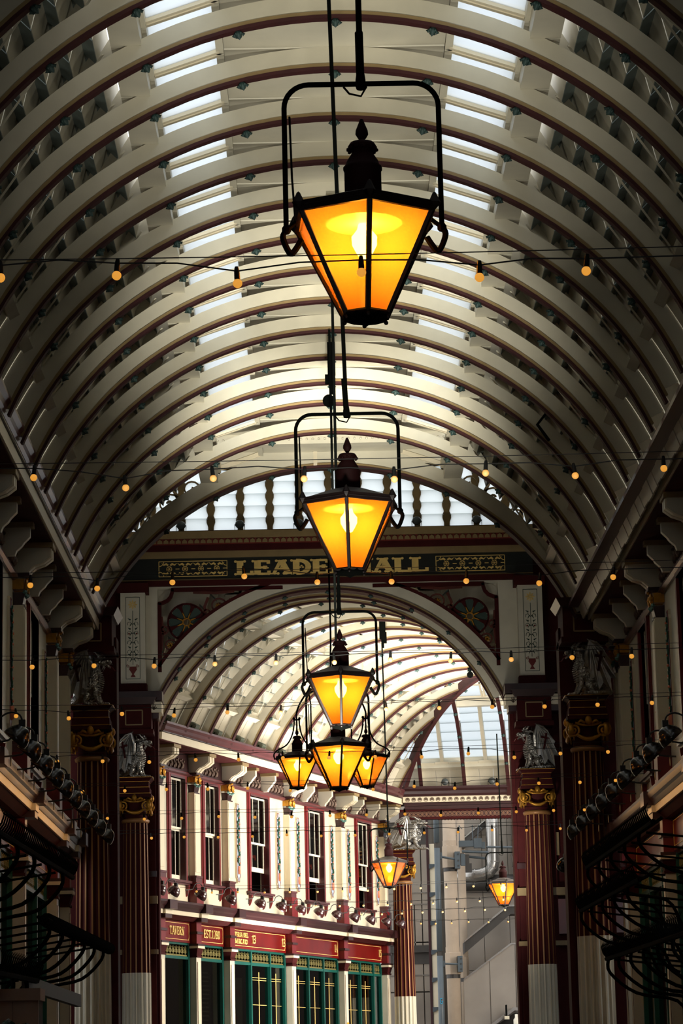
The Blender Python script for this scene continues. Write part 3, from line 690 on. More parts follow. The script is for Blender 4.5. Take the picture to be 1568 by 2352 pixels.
def window(F, x, w_, z0, z1, opn=0, label=None):
    o = empty('window_%d' % WN[0], F.loc(x, 0, 0), F.rz, kind='structure', label=label); WN[0] += 1
    b = MB(); t = .15
    b.box(-t, 0, -.06, .12, z0-.02, z1+t).box(w_, w_+t, -.06, .12, z0-.02, z1+t).box(0, w_, -.06, .12, z1, z1+t)
    b.box(-t-.06, -t, -.03, .05, z0-.02, z1+t+.05).box(w_+t, w_+t+.06, -.03, .05, z0-.02, z1+t+.05).box(-t-.06, w_+t+.06, -.09, .05, z1+t, z1+t+.06)
    b.build('architrave', red, o)
    b = MB(); b.box(-.05, 0, 0, .2, z0, z1).box(w_, w_+.05, -.07, .2, z0, z1).box(0, w_, -.07, .2, z1-.0, z1+.06); b.build('lining', mauve, o)
    for nm, mb, y, a, a1 in sashes(w_, z1-z0, z0, opn):
        s = mb.build(nm, white, o)
        for k in range(3): MB().box(w_*k/3+.015, w_*(k+1)/3-.015, y+.02, y+.028, a+.06, a1-.055).build('pane', clear, s)
    b = MB(); b.box(-.3, w_+.3, -.14, 0, z0-.09, z0-.02).box(-.26, w_+.26, -.09, 0, z0-.14, z0-.09); b.build('sill', mauve, o)
    for xx in (-.12, w_+.12): MB().sweepx([(0, z0-.14), (-.12, z0-.14), (-.10, z0-.3), (-.05, z0-.42), (0, z0-.5)], xx-.05, xx+.05).build('sill_bracket', red, o)
    # recess box behind the glass
    MB().box(-.3, w_+.3, 1.3, 1.35, z0-.3, z1+.3).box(-.3, -.25, .3, 1.3, z0-.3, z1+.3).box(w_+.25, w_+.3, .3, 1.3, z0-.3, z1+.3).box(-.3, w_+.3, .3, 1.3, z1+.25, z1+.3).box(-.3, w_+.3, .3, 1.3, z0-.3, z0-.25).build('room_behind', dark, o)
    return o
def garland_mesh():
    M = {}; h = 2.42; w_ = .15
    oc = [(-w_*.5, 0), (w_*.5, 0), (w_*.5, .1), (w_, .18), (w_, h-.18), (w_*.5, h-.1), (w_*.5, h), (-w_*.5, h), (-w_*.5, h-.1), (-w_, h-.18), (-w_, .18), (-w_*.5, .1)]
    M['f'] = MB().prism(oc, XZ, -.05, 0).mesh('plaque_rim', [cream2]); i_ = [(u*.72, .06+v*(h-.12)/h) for u, v in oc]
    M['r'] = MB().ribbon([(u*.86, .03+v*(h-.06)/h) for u, v in oc+[oc[0]]], .02, XZ, -.062, -.045).mesh('red_line', red)
    M['b'] = MB().prism(i_, XZ, -.056, -.02).mesh('plaque_field', sky_blue)
    b = MB(); b.lathe([(.001, .25), (.05, .27), (.065, .36), (.05, .46), (.06, .5), (.001, .5)], (0, -.06, 0), 8); M['p'] = b.mesh('pot', peach, True)
    rnd = random.Random(5); b = MB(); c = MB()
    for i in range(26):
        z = .52+i*.066; s = rnd.choice((-1, 1)); x = rnd.uniform(.0, .05)*s
        b.ribbon([(0, z), (x+s*.03, z+.05), (x+s*.06, z+.10)], [.02, .05, .01], XZ, -.09, -.055)
        if i % 3 == 1: M.setdefault('fr', []).append((-x, -.085, z))
    b.ribbon([(0, .5), (.01, 1.4), (0, 2.2)], .012, XZ, -.075, -.055); M['l'] = b.mesh('foliage', leafm); M['c'] = c.ball((0, 0, 0), .028, 4).mesh('fruit', peach)
    return M
GM = garland_mesh()
def garland(F, x, z, label):
    o = inst(GM['f'], 'garland_plaque', None, F.loc(x, 0, z), (0, 0, F.rz)); tag(o, label, 'plaque', 'painted garland plaques')
    for k, n in (('r', 'red_line'), ('b', 'field'), ('p', 'pot'), ('l', 'foliage')): inst(GM[k], n, o)
    for p in GM['fr']: inst(GM['c'], 'fruit', o, p)
def pilaster(rt, x, z0=6.75):
    p = MB().box(x-.2, x+.2, -.20, .0, 7.60, 10.02).box(x-.16, x+.16, -.215, -.2, 7.7, 9.95).build('pilaster', cream2, rt)
    MB().box(x-.23, x+.23, -.24, 0, 7.38, 7.60).box(x-.25, x+.25, -.26, 0, 7.54, 7.60).build('base', mauve, p)
    MB().box(x-.26, x+.26, -.27, 0, z0, 7.40).build('plinth', red, p)
    inst(CAPM, 'capital', p, (x, 0, 10.03)); inst(CONB, 'console', rt, (x, 0, 0))
def iron_mesh(w_, h):
    b = MB(); n = max(2, int(w_/.22))
    for i in range(n):
        x = w_*(i+.5)/n; dx = w_/n/2
        for s in (-1, 1):
            b.ribbon(spiral(x+s*dx*.45, h*.42, .01, .07, PI/2, 1.3*s, 12), .014, XZ, -.01, .01)
            b.ribbon([(x, h*.1), (x+s*dx*.3, h*.6), (x+s*dx*.7, h*.8)], .014, XZ, -.01, .01)
        b.ribbon([(x, h*.1), (x, h*.9)], .016, XZ, -.01, .01)
    b.ribbon([(0, h*.06), (w_, h*.06)], .02, XZ, -.01, .01); b.ribbon([(0, h*.13), (w_, h*.13)], .012, XZ, -.01, .01)
    return b
FAC = {}
def facade(name, F, x0, x1, pil, cons, friezes, label, garden_panels=True, gx0=None, gx1=None):
    rt = empty(name, tuple(F.o), F.rz, kind='structure', label=label); FAC[name] = rt
    gx0 = x0 if gx0 is None else gx0; gx1 = x1 if gx1 is None else gx1
    g = MB(); g.sweepx([(-.70, 11.40), (-.80, 11.40), (-.84, 11.45), (-.86, 11.53), (-.91, 11.60), (-.91, 11.66), (-.87, 11.66), (-.82, 11.58), (-.66, 11.50), (0, 11.50), (0, 11.40)], gx0, gx1); g.build('gutter', mauve, rt)
    MB().sweepx([(-.72, 11.37), (-.79, 11.37), (-.79, 11.40), (-.72, 11.40)], gx0, gx1).build('groove', dmauve, rt)
    MB().sweepx([(-.74, 11.16), (-.755, 11.36), (0, 11.36), (0, 11.16)], gx0, gx1).build('cornice_band', cream2, rt)
    MB().box(gx0, gx1, -.70, 0, 11.13, 11.17).build('soffit', dred, rt)
    MB().box(x0, x1, -.03, .25, 10.54, 11.14).build('frieze', dmauve, rt)
    MB().sweepx([(0, 10.46), (-.05, 10.46), (-.10, 10.52), (-.10, 10.56), (0, 10.56)], x0, x1).build('frieze_moulding', mauve, rt)
    for x in pil: pilaster(rt, x)
    for x in cons: inst(CONS, 'console', rt, (x, 0, 0))
    for x in friezes: inst(RELM, 'relief', rt, (x, -.04, 10.6))
    # shop cornice
    MB().sweepx([(0, 6.50), (-.38, 6.50), (-.42, 6.58), (-.46, 6.62), (-.50, 6.70), (-.50, 6.76), (0, 6.78)], x0, x1).build('shop_cornice', dmauve, rt)
    MB().sweepx([(0, 6.38), (-.34, 6.38), (-.36, 6.50), (0, 6.50)], x0, x1).build('shop_cornice_band', cream2, rt)
    MB().sweepx([(0, 6.26), (-.16, 6.26), (-.30, 6.38), (0, 6.38)], x0, x1).build('shop_cornice_bed', dred, rt)
    for x in pil:
        MB().box(x-.27, x+.27, -.56, 0, 6.50, 6.76).box(x-.24, x+.24, -.40, 0, 6.26, 6.38).build('shop_cornice_break', dmauve, rt)
        MB().box(x-.27, x+.27, -.42, 0, 6.375, 6.505).build('shop_cornice_band', cream2, rt)
        p = MB().box(x-.19, x+.19, -.22, 0, 5.62, 6.27).build('fascia_pilaster', red, rt)
        MB().box(x-.23, x+.23, -.26, 0, 5.92, 5.99).box(x-.26, x+.26, -.29, 0, 5.58, 5.64).build('collar', dmauve, p)
        MB().box(x-.26, x+.26, -.29, 0, 5.51, 5.58).build('cap', cream2, p)
        MB().taper(x-.17, x+.17, -.20, 0, 5.29, 5.51, .06).box(x-.2, x+.2, -.23, 0, 5.25, 5.30).build('bell', dred, p)
        q = MB().box(x-.18, x+.18, -.20, 0, 0, 5.25).build('shop_pilaster', cream, rt)
        MB().box(x-.10, x+.10, -.215, -.20, .6, 5.12).build('inset_panel', cream2, q)
        b = MB()
        for s in (-1, 1): b.box(x+s*.12-.008, x+s*.12+.008, -.206, -.20, .6, 5.13)
        b.build('red_line', dred, q)
    return rt
def walls(rt, x0, x1, wins, z0=6.76):
    """wall panels around the window openings"""
    edges = [x0]+[e for a, b_, *_ in wins for e in (a-.02, b_+.02)]+[x1]
    for i in range(0, len(edges), 2): MB().box(edges[i], edges[i+1], 0, .25, z0, 10.5).build('wall_panel', cream, rt)
    for a, b_, zb, zt, *_ in wins: MB().box(a-.02, b_+.02, 0, .25, z0, zb-.02).box(a-.02, b_+.02, 0, .25, zt+.06, 10.5).build('wall_panel', cream, rt)
def shopbay(F, rt, a, b_, posts, sign_txt, zr_=5.21, label=None, lit=False, low=1.2, lining=None):
    """fascia board with lettering (a thing) and the glazed front below"""
    s = MB().box(a, b_, -.03, .2, 5.66, 6.27).build('fascia_board', board)
    s.location = F.loc(0, 0, 0); s.rotation_euler = (0, 0, F.rz)
    tag(s, label, 'sign', 'red fascia boards over the shopfronts')
    b = MB(); t = .014; A, B = a+.1, b_-.1
    for p in ([(A, 5.74), (B, 5.74)], [(A, 6.2), (B, 6.2)], [(A, 5.8), (A, 6.14)], [(B, 5.8), (B, 6.14)], [(A, 5.8), (A+.05, 5.74)], [(A, 6.14), (A+.05, 6.2)], [(B, 5.8), (B-.05, 5.74)], [(B, 6.14), (B-.05, 6.2)]): b.ribbon(p, t, XZ, -.03, -.04)
    b.build('gold_line', goldp, s)
    for (txt, u0, u1, v0, v1) in sign_txt: letters(txt, u0, u1, v0, v1, -.03, goldp, s)
    f = MB().box(a, b_, .02, .14, 5.60, 5.68).box(a, b_, .0, .16, 5.19, 5.27).box(a, b_, .0, .2, 0, low).build('shopfront_frame', green, rt)
    for x in [a+.04]+posts+[b_-.04]: MB().box(x-.045, x+.045, -.01, .15, low, 5.60).build('post', green, f)
    xs = [a+.04]+posts+[b_-.04]
    for i in range(len(xs)-1):
        u, v = xs[i]+.05, xs[i+1]-.05
        MB().box(u, v, .08, .09, low, 5.19).build('pane', clear, f)
        iron_mesh(v-u, .33).build('transom_grille', mat('grille_bronze', (150, 140, 84), .45, .4), f, loc=(u, .05, 5.27))
        MB().box(u, v, .12, .13, 5.27, 5.60).build('pane', clear, f)
    MB().box(a-.1, b_+.1, 2.2, 2.25, 0, 6).box(a-.1, b_+.1, .3, 2.2, 5.7, 5.75).box(a-.12, a-.08, .3, 2.2, 0, 5.7).box(b_+.08, b_+.12, .3, 2.2, 0, 5.7).build('room_behind', lining or dark, rt)
    return f

# -- far facade
wallOff = 0.83
FF = Frame(*(P0-NV*0.80), -AZ*0+math.atan2(DV.y, DV.x))
# s values in the tables were read on a plane .68 behind the gutter lip
PIL = [1.45, 4.13, 6.77, 12.07, 17.05, 21.55]
WB = [(2.50, 3.56, 7.45, 10.37), (5.10, 6.16, 7.45, 10.37), (8.84, 10.36, 7.45, 10.37), (14.02, 15.46, 7.45, 10.37), (18.98, 20.32, 7.45, 10.37)]
rb = facade('wall_far_passage', FF, -1.2, 22.3, [-1.1]+PIL, [8.2, 9.9, 13.45, 15.2, 18.4, 20.1], [2.8, 5.45, 7.5, 9.0, 11.0, 12.8, 14.3, 16.1, 17.8, 19.25, 20.9], 'cream and red facade of the far passage', gx0=.25)
WB0 = [(-.35, .55, 7.45, 10.37)]
walls(rb, -1.2, 22.3, WB0+WB)
nth = ['second', 'third', 'fourth', 'fifth', 'sixth']
for i, (a, b_, zb, zt) in enumerate(WB0+WB):
    window(FF, a, b_-a, zb, zt, opn=(0 if i < 3 else .62), label='sash window of the far facade, %s from the near end' % (['first']+nth)[i])
for x, nm in ((7.77, 'just left of the first wide window'), (11.25, 'between the third pilaster and the fourth'), (13.05, 'right of the fourth pilaster'), (16.3, 'just right of the second wide window'), (18.0, 'left of the third wide window'), (21.02, 'at the far end, behind the small lantern')):
    garland(FF, x, 7.62, 'garland plaque on the bright facade, '+nm)
for a, b_ in zip([-1.1]+PIL[:-1], PIL): MB().box(a+.33, b_-.33, -.02, 0, 6.85, 7.3).build('dado_panel', cream2, rb)
shopbay(FF, rb, -.85, 1.2, [.2], [('MB', .52, 1.04, 5.88, 6.1)], label='red board ending in gold letters MB beside the left column')
shopbay(FF, rb, 1.70, 3.90, [], [('TAVERN', 2.34, 3.42, 5.86, 6.1)], label='red board lettered TAVERN in gold', lining=brown, low=2.0)
shopbay(FF, rb, 4.36, 6.54, [], [('EST.1780', 4.9, 6.18, 5.86, 6.1)], label='red board lettered EST.1780 in gold', lining=brown, low=2.0)
fb = shopbay(FF, rb, 7.0, 11.82, [8.85, 10.49], [('OSTERIA DEL', 7.12, 8.5, 6.0, 6.14), ('MERCATO', 7.4, 8.45, 5.80, 5.94), ('13', 8.86, 9.14, 5.85, 6.1), ('13', 11.45, 11.72, 5.85, 6.1)], label='red board lettered with the restaurant name and 13 twice')
shopbay(FF, rb, 12.3, 16.82, [13.98, 15.42], [('14', 12.42, 12.68, 5.85, 6.1), ('14', 16.4, 16.68, 5.85, 6.1)], label='red board numbered 14 at each end')
shopbay(FF, rb, 17.28, 21.34, [19.1, 20.5], [('15', 17.4, 17.66, 5.85, 6.1), ('15', 21.0, 21.26, 5.85, 6.1)], label='red board numbered 15 near the fluted end column')
# notice on a shop pilaster
nt = MB().box(-.09, .09, -.01, 0, 0, .62).build('notice', yellow, None, loc=FF.loc(17.08, -.218, 2.95), rot=(0, 0, FF.rz)); tag(nt, 'small yellow notice on the cream pilaster below number 15', 'notice')
MB().box(-.05, .05, -.014, -.01, .2, .42).build('pictogram', mat('notice_blue', (60, 100, 150), .5), nt)
b = MB()
for z in (.5, .55, .12, .07): b.box(-.06, .06, -.013, -.01, z, z+.018)
b.build('text_line', ink, nt)['kind'] = 'stuff'
# wall sensor box
sb = MB().box(-.11, .11, -.12, 0, 0, .34).build('alarm_box', white, None, loc=FF.loc(11.6, 0, 6.95), rot=(0, 0, FF.rz)); tag(sb, 'white alarm box with blue emblem beside a red plinth', 'alarm box')
MB().lathe([(.06, 0), (.06, .01), (.001, .012)], (0, -.12, .17), 10, ax=(0, -1, 0)).build('emblem', mat('notice_blue', (60, 100, 150)), sb)
# red script in two windows and the shopfront glass
def squiggle(F, x, y, z, w_, h, nm, lab, m):
    pts = []; n = 40
    for i in range(n+1): pts.append((w_*i/n+.04*math.sin(i*1.9), h*.5+h*.42*math.sin(i*1.25)*(.6+.4*math.sin(i*.7))))
    o = MB().tube([(u, 0, v) for u, v in pts], .016, 4).build(nm, m, None, loc=F.loc(x, y, z), rot=(0, 0, F.rz)); tag(o, lab, 'neon sign'); return o
neon = emissive('red_neon', (240, 40, 24), 1.2)
squiggle(FF, 8.95, .3, 8.45, 1.2, .22, 'neon_script', 'red glowing script behind the first wide sash window', neon)
squiggle(FF, 14.1, .3, 8.5, 1.2, .22, 'neon_script', 'red glowing script behind the second wide sash window', neon)
squiggle(FF, 19.05, .3, 8.45, 1.0, .22, 'neon_script', 'red glowing script behind the third wide sash window', neon)
ban = MB().box(0, 1.45, 0, .02, 0, 2.4).build('window_banner', mat('banner_grey', (150, 150, 146), .7, vary=.2), None, loc=FF.loc(7.25, .25, 2.4), rot=(0, 0, FF.rz)); tag(ban, 'grey banner with red script inside the shop window', 'banner')
for k, (z, u, wd_) in enumerate(((1.95, .5, .8), (1.25, .5, .5), (.6, .4, .95))):
    pts = [(u+wd_*i/24+.03*math.sin(i*1.7), z+.11*math.sin(i*1.3)) for i in range(25)]
    MB().ribbon(pts, .035, XZ, -.005, 0).build('script', mat('script_red', (214, 44, 36), .5), ban)
# gilt lines painted on the restaurant glass
for (u0, u1) in ((8.95, 10.4), (10.6, 11.7), (12.5, 13.9), (14.1, 15.3), (15.5, 16.7), (17.5, 19.0), (19.2, 20.4)):
    b = MB(); m_ = (u0+u1)/2
    for z in (4.75, 4.82, 4.0, 3.25): b.box(u0+.1, u1-.1, .072, .078, z, z+.014)
    b.box(m_-.03, m_+.02, .072, .078, 3.3, 5.0); b.ribbon([(m_, 3.3), (m_-.05, 2.95), (m_+.05, 2.95), (m_, 3.3)], .012, XZ, .072, .078)
    b.build('gilt_line', goldp, rb)
# menu board in the tavern window
mb_ = MB().box(0, 1.3, 0, .03, 0, 2.3).build('menu_board', mat('menu_glass', (72, 66, 60), .3), None, loc=FF.loc(4.75, .2, 2.75), rot=(0, 0, FF.rz)); tag(mb_, 'dark board of pale lettering inside the tavern window', 'menu board')
b = MB(); rnd = random.Random(2)
for i in range(16):
    z = 2.1-i*.125; x = .22
    while x < 1.05:
        l = rnd.uniform(.04, .16); b.box(x, x+l, -.006, 0, z, z+.045); x += l+.03
b.build('text_line', mat('menu_text', (190, 184, 170), .6), mb_)['kind'] = 'stuff'
# chandelier inside the tavern door
ch = empty('chandelier', FF.loc(3.0, .9, 3.9), FF.rz, label='lit branched chandelier seen through the tavern door glass', cat='chandelier')
b = MB(); b.tube([(0, 0, 1.2), (0, 0, 0)], .015, 5); b.lathe([(.001, -.12), (.06, -.08), (.03, 0), (.05, .1), (.01, .2)], n=8)
br = []
for k in range(7):
    a = k*2*PI/7; zz = -.12 if k % 2 else .28; rr = .36
    b.tube([(0, 0, 0), (rr*.5*math.cos(a), rr*.5*math.sin(a), zz-.12), (rr*math.cos(a), rr*math.sin(a), zz)], .012, 5); br.append((rr*math.cos(a), rr*math.sin(a), zz))
b.build('branches', gold, ch)
bl = MB().lathe([(.001, 0), (.03, .02), (.03, .06), (.001, .13)], n=8).mesh('bulb', bulb_small, True)
for p in br: inst(bl, 'bulb', ch, p)
light('chandelier_light', 'POINT', tuple(FF.loc(3.0, .9, 3.9)), 10, (1, .6, .25), shadow_soft_size=.25)

# -- nave facades
FL = Frame(-5.35, 36.0, PI/2)
pl = [48.9-12.2, 48.9-6.1, 48.9, 55.0, 57.65]; pl = [p-36 for p in pl]
wl = [(a+3.05-.68, a+3.05+.68, 7.45, 10.37) for a in (pl[0], pl[1], pl[2])]
rl = facade('wall_left', FL, -1.0, 22.6, pl, [x for a in pl[:3] for x in (a+2.0, a+4.1)], [x for a in pl[:3] for x in (a+1.1, a+3.05, a+5.0)]+[20.3], 'shaded ornate facade left of the nave')
walls(rl, -1.0, 22.6, wl)
for i, (a, b_, zb, zt) in enumerate(wl): window(FL, a, b_-a, zb, zt, label='sash window of the dark left facade, %s from the column' % ['third', 'second', 'first'][i])
for i, a in enumerate(pl[:3]):
    for k, dx in enumerate((.95, 5.15)): garland(FL, a+dx, 7.62, 'plaque on the dark left facade, %s side of the %s window from column' % (['near', 'far'][k], ['third', 'second', 'first'][i]))
for i, (a, b_) in enumerate(zip(pl[:-1], pl[1:])):
    shopbay(FL, rl, a+.2, b_-.2, [a+(b_-a)/3, a+2*(b_-a)/3] if b_-a > 4 else [], [], label='unlettered red fascia board on the left shopfronts, %s from the column' % ['fourth', 'third', 'second', 'first'][i], low=1.5)
FR = Frame(6.55, 58.6, -PI/2)
pr_ = [58.6-57.9, 58.6-54.9, 58.6-51.7-(-0.0), 58.6-45.6, 58.6-39.5]
pr_ = [.7, 6.9, 13.0, 19.1]
wr = [(a+3.1-.68, a+3.1+.68, 7.45, 10.37) for a in pr_[:3]]
rr_ = facade('wall_right', FR, -.4, 21.6, [-1.6+1.3]+pr_, [x for a in pr_[:3] for x in (a+2.0, a+4.1)], [x for a in pr_[:3] for x in (a+1.1, a+3.05, a+5.0)], 'shaded ornate facade right of the nave')
walls(rr_, -.4, 21.6, wr)
for i, (a, b_, zb, zt) in enumerate(wr): window(FR, a, b_-a, zb, zt, label='sash window of the dark right facade, %s from the column' % ['first', 'second', 'third'][i])
for i, a in enumerate(pr_[:3]):
    for k, dx in enumerate((.95, 5.15)): garland(FR, a+dx, 7.62, 'plaque on the dark right facade, %s side of the %s window from column' % (['far', 'near'][k], ['first', 'second', 'third'][i]))
for i, (a, b_) in enumerate(zip(pr_[:-1], pr_[1:])):
    shopbay(FR, rr_, a+.2, b_-.2, [a+(b_-a)/3, a+2*(b_-a)/3], [], label='unlettered red fascia board on the right shopfronts, %s from the column' % ['first', 'second', 'third'][i], low=1.5)
# the right gutter sits further in than the wall depth used on the left: widen its eaves
MB().box(-.4, 21.6, -1.16, -.86, 11.42, 11.50).build('gutter', mauve, rr_)
# ------------------------------------------------------------------ end beam of the far passage
eb = empty('wall_far_end', (0, 98.1, 0), kind='structure', label='painted beam across the end of the far passage')
MB().sweepx([(-.05, 11.42), (-.12, 11.42), (-.16, 11.5), (-.18, 11.6), (-.26, 11.68), (-.26, 11.76), (.3, 11.76), (.3, 11.42)], 2.9, 13).build('gutter', dmauve, eb)
MB().box(2.95, 13, -.08, .3, 11.22, 11.42).build('cornice_band', cream2, eb); MB().box(3.0, 13, .02, .3, 10.96, 11.22).build('beam_face', dmauve, eb)
MB().box(2.8, 13, -.05, .3, 10.90, 10.97).box(2.8, 13, -.08, .3, 10.62, 10.70).build('beam_moulding', dred, eb); MB().box(2.8, 13, .0, .3, 10.70, 10.90).build('guilloche_band', dmauve, eb)
PALM = MB()
for k in range(5):
    q = PI*(k+.5)/5; PALM.ribbon([(.02*math.cos(q), .02), (.055*math.cos(q), .02+.09*math.sin(q))], [.02, .03], XZ, 0, -.008)
PALM.ribbon(arc(0, .04, .07, 0, 2*PI, 12), .012, XZ, 0, -.008)
PALM = PALM.mesh('palmette', ink); RG = MB().ribbon(arc(0, 0, .085, 0, 2*PI, 14), .014, XZ, 0, -.01).ribbon(arc(0, 0, .045, 0, 2*PI, 10), .014, XZ, 0, -.01).mesh('ring', mat('guilloche_brown', (150, 110, 84), .5))
for i in range(30): inst(PALM, 'palmette', eb, (3.12+i*.215, -.081, 11.27)); inst(RG, 'ring', eb, (3.1+i*.15, -.001, 10.80)); inst(RG, 'ring', eb, (3.1+30*.15+i*.15, -.001, 10.80))
TG = MB().prism([(-.03, 0), (.03, 0), (.0, -.06)], XZ, 0, .02).mesh('fringe_tooth', dred)
for i in range(52): inst(TG, 'fringe_tooth', eb, (4.2+i*.11, -.02, 10.62))

# ------------------------------------------------------------------ fluted columns
def flutes(r0, r1, z0, z1, n=16, m=0, cut=1):
    """shaft with hollow flutes; raised fillets between"""
    b = MB(); K = n*4; vs = []
    for z, r in ((z0, r0), (z1, r1)):
        for k in range(K):
            a = 2*PI*k/K; q = k % 4; rr = r if q in (0, 1) else r*.90
            vs.append((rr*math.cos(a), rr*math.sin(a), z))
    b.add(vs, [(k, (k+1) % K, K+(k+1) % K, K+k) for k in range(K)]+[tuple(range(K, 2*K))])
    b.mi = [(1 if (k % 4) == 0 else 0) for k in range(K)]+[0]
    return b
def column_meshes():
    M = {}
    M['shaft'] = flutes(.375, .325, 4.5, 8.38).mesh('shaft', [dred, mat('fillet_gold', (166, 118, 70), .45, .2)])
    M['low'] = flutes(.40, .375, .3, 4.5).mesh('lower_shaft', [cream, cream2])
    M['ring'] = MB().lathe([(.33, 8.36), (.36, 8.38), (.37, 8.43), (.34, 8.46), (.31, 8.48)], n=28).mesh('neck', [mat('fillet_gold', (166, 118, 70))], True)
    M['neck'] = MB().lathe([(.31, 8.42), (.30, 8.7), (.33, 9.0), (.36, 9.02)], n=24).mesh('bell', dred, True)
    b = MB()
    for fx, fy in ((0, -1), (0, 1), (-1, 0), (1, 0)):
        fn = lambda u, v, d, fx=fx, fy=fy: (u*abs(fy)+fx*(.34+d), u*abs(fx)+fy*(.34+d), v)
        for s in (-1, 1):
            b.ribbon([(s*.31+p[0]*s, 8.80+p[1]) for p in spiral(0, 0, .02, .16, PI/2, 1.9, 26)], .042, fn, -.02, .08)
        b.ribbon([(-.28, 8.95), (-.1, 8.90), (.1, 8.90), (.28, 8.95)], .05, fn, .02, .05)
        b.tube([Vector(fn(-.26+.52*i/12, 8.70-.10*math.sin(PI*i/12), .07)) for i in range(13)], [.026+.024*math.sin(PI*i/12) for i in range(13)], 6)
        b.ball(fn(0, 9.0, .08), .075, 7, 0, 1.3)
        for s in (-1, 1): b.tube([Vector(fn(s*.06, 8.94, .06)), Vector(fn(s*.16, 9.0, .06)), Vector(fn(s*.24, 8.94, .05))], [.03, .045, .01], 5); b.tube([Vector(fn(s*.31, 8.74, .05)), Vector(fn(s*.31, 8.58, .04))], [.03, .012], 5)
    M['scroll'] = b.mesh('capital_scrolls', gold, True)
    b = MB(); b.box(-.44, .44, -.44, .44, 9.02, 9.10); b.taper(-.40, .40, -.40, .40, 9.10, 9.26, .0); b.box(-.37, .37, -.37, .37, 9.26, 9.42); b.taper(-.37, .37, -.37, .37, 9.42, 9.53, .10); M['ab'] = b.mesh('abacus', dred)
    b = MB()
    for z, g in ((9.11, .41), (9.27, .385), (9.52, .475), (9.42, .38)): b.box(-g, g, -g, g, z, z+.014)
    M['line'] = b.mesh('gilt_line', gold)
    M['base'] = MB().lathe([(.5, 0), (.5, .12), (.46, .16), (.46, .24), (.41, .30)], n=24).mesh('base', cream)
    return M
CM = column_meshes()
def column(x, y, label, block=None, plinth=True):
    o = empty('fluted_column', (x, y, 0), label=label, cat='column', group='fluted columns carrying dragons')
    for k, n in (('shaft', 'shaft'), ('low', 'lower_shaft'), ('ring', 'neck'), ('neck', 'bell'), ('ab', 'abacus'), ('base', 'base')): p = inst(CM[k], n, o)
    c = inst(CM['scroll'], 'capital_scrolls', o); inst(CM['line'], 'gilt_line', o)
    if block:
        s, yb = block
        q = MB().box(-.5, .5, .38, 1.0, 0, 11.1).build('pier', dred, o); MB().box(-.45, .45, -.30, .9, 10.78, 11.45).box(-.50, .50, -.36, .9, 10.68, 10.80).build('pier_head', dred, o)
        b = MB(); f = [(-.22, 10.92), (.22, 10.92), (.22, 11.30), (-.22, 11.30), (-.22, 10.92)]
        for i in range(4): b.ribbon([f[i], f[i+1]], .03, XZ, -.30, -.32)
        b.build('panel_line', buff, o)
        MB().taper(-.50, .50, -.42, .9, 11.45, 11.62, .10).build('pier_cornice', dmauve, o)
    return o
column(-4.78, 58.9, 'fluted red column nearest on the left, under the near left dragon', (1, 0))
column(5.72, 58.9, 'fluted red column nearest on the right, under the near right dragon', (1, 0))
column(-4.80, 73.0, 'fluted red column left of the far arch', (1, 0))
column(5.70, 73.0, 'fluted red column right of the far arch', (1, 0))
column(2.86, 98.1, 'small distant fluted column at the end of the bright facade')

# ------------------------------------------------------------------ dragons
def skin(name, verts, edges, radii, m, sub=2):
    me = bpy.data.meshes.new(name); me.from_pydata(verts, edges, []); me.materials.append(m)
    o = bpy.data.objects.new(name, me)
    C.objects.link(o)
    md = o.modifiers.new('skin', 'SKIN'); md.use_smooth_shade = True; md.branch_smoothing = .6
    if not me.skin_vertices: me.skin_vertices
    for i, r in enumerate(radii): me.skin_vertices[0].data[i].radius = (r, r) if not isinstance(r, tuple) else r
    me.skin_vertices[0].data[0].use_root = True
    s = o.modifiers.new('sub', 'SUBSURF'); s.levels = s.render_levels = sub
    dg = bpy.context.evaluated_depsgraph_get(); ev = o.evaluated_get(dg); m2 = bpy.data.meshes.new_from_object(ev); m2.name = name
    bpy.data.objects.remove(o); return m2
def dragon_mesh():
    V = [(-.16, 0, .26), (-.02, 0, .38), (.13, 0, .54), (.20, 0, .70), (.15, 0, .84), (.19, 0, .94), (.30, 0, .97), (.42, 0, .93), (.52, 0, .91)]
    Rr = [.20, .20, .19, .145, .115, .10, .115, .075, .045]; E = [(i, i+1) for i in range(8)]
    def add(p, r, par): V.append(p); Rr.append(r); E.append((par, len(V)-1)); return len(V)-1
    a = add((.40, 0, .86), .035, 6); a = add((.50, 0, .80), .022, a)          # lower jaw
    t = add((-.33, .05, .13), .10, 0); t = add((-.40, .20, .07), .075, t); t = add((-.25, .30, .055), .06, t); t = add((.0, .32, .05), .045, t); add((.2, .30, .05), .02, t)
    for s in (-1, 1):
        h = add((-.10, s*.19, .24), .13, 0); h = add((.08, s*.24, .22), .095, h); h = add((-.02, s*.25, .07), .05, h); h = add((.10, s*.25, .035), .045, h); add((.20, s*.25, .03), .03, h)
        f = add((.20, s*.13, .44), .07, 2); f = add((.20, s*.16, .24), .05, f); f = add((.27, s*.16, .07), .04, f); f = add((.36, s*.16, .035), .045, f); add((.46, s*.16, .03), .025, f)
    return skin('dragon_body', V, E, Rr, silver)
DRB = dragon_mesh()
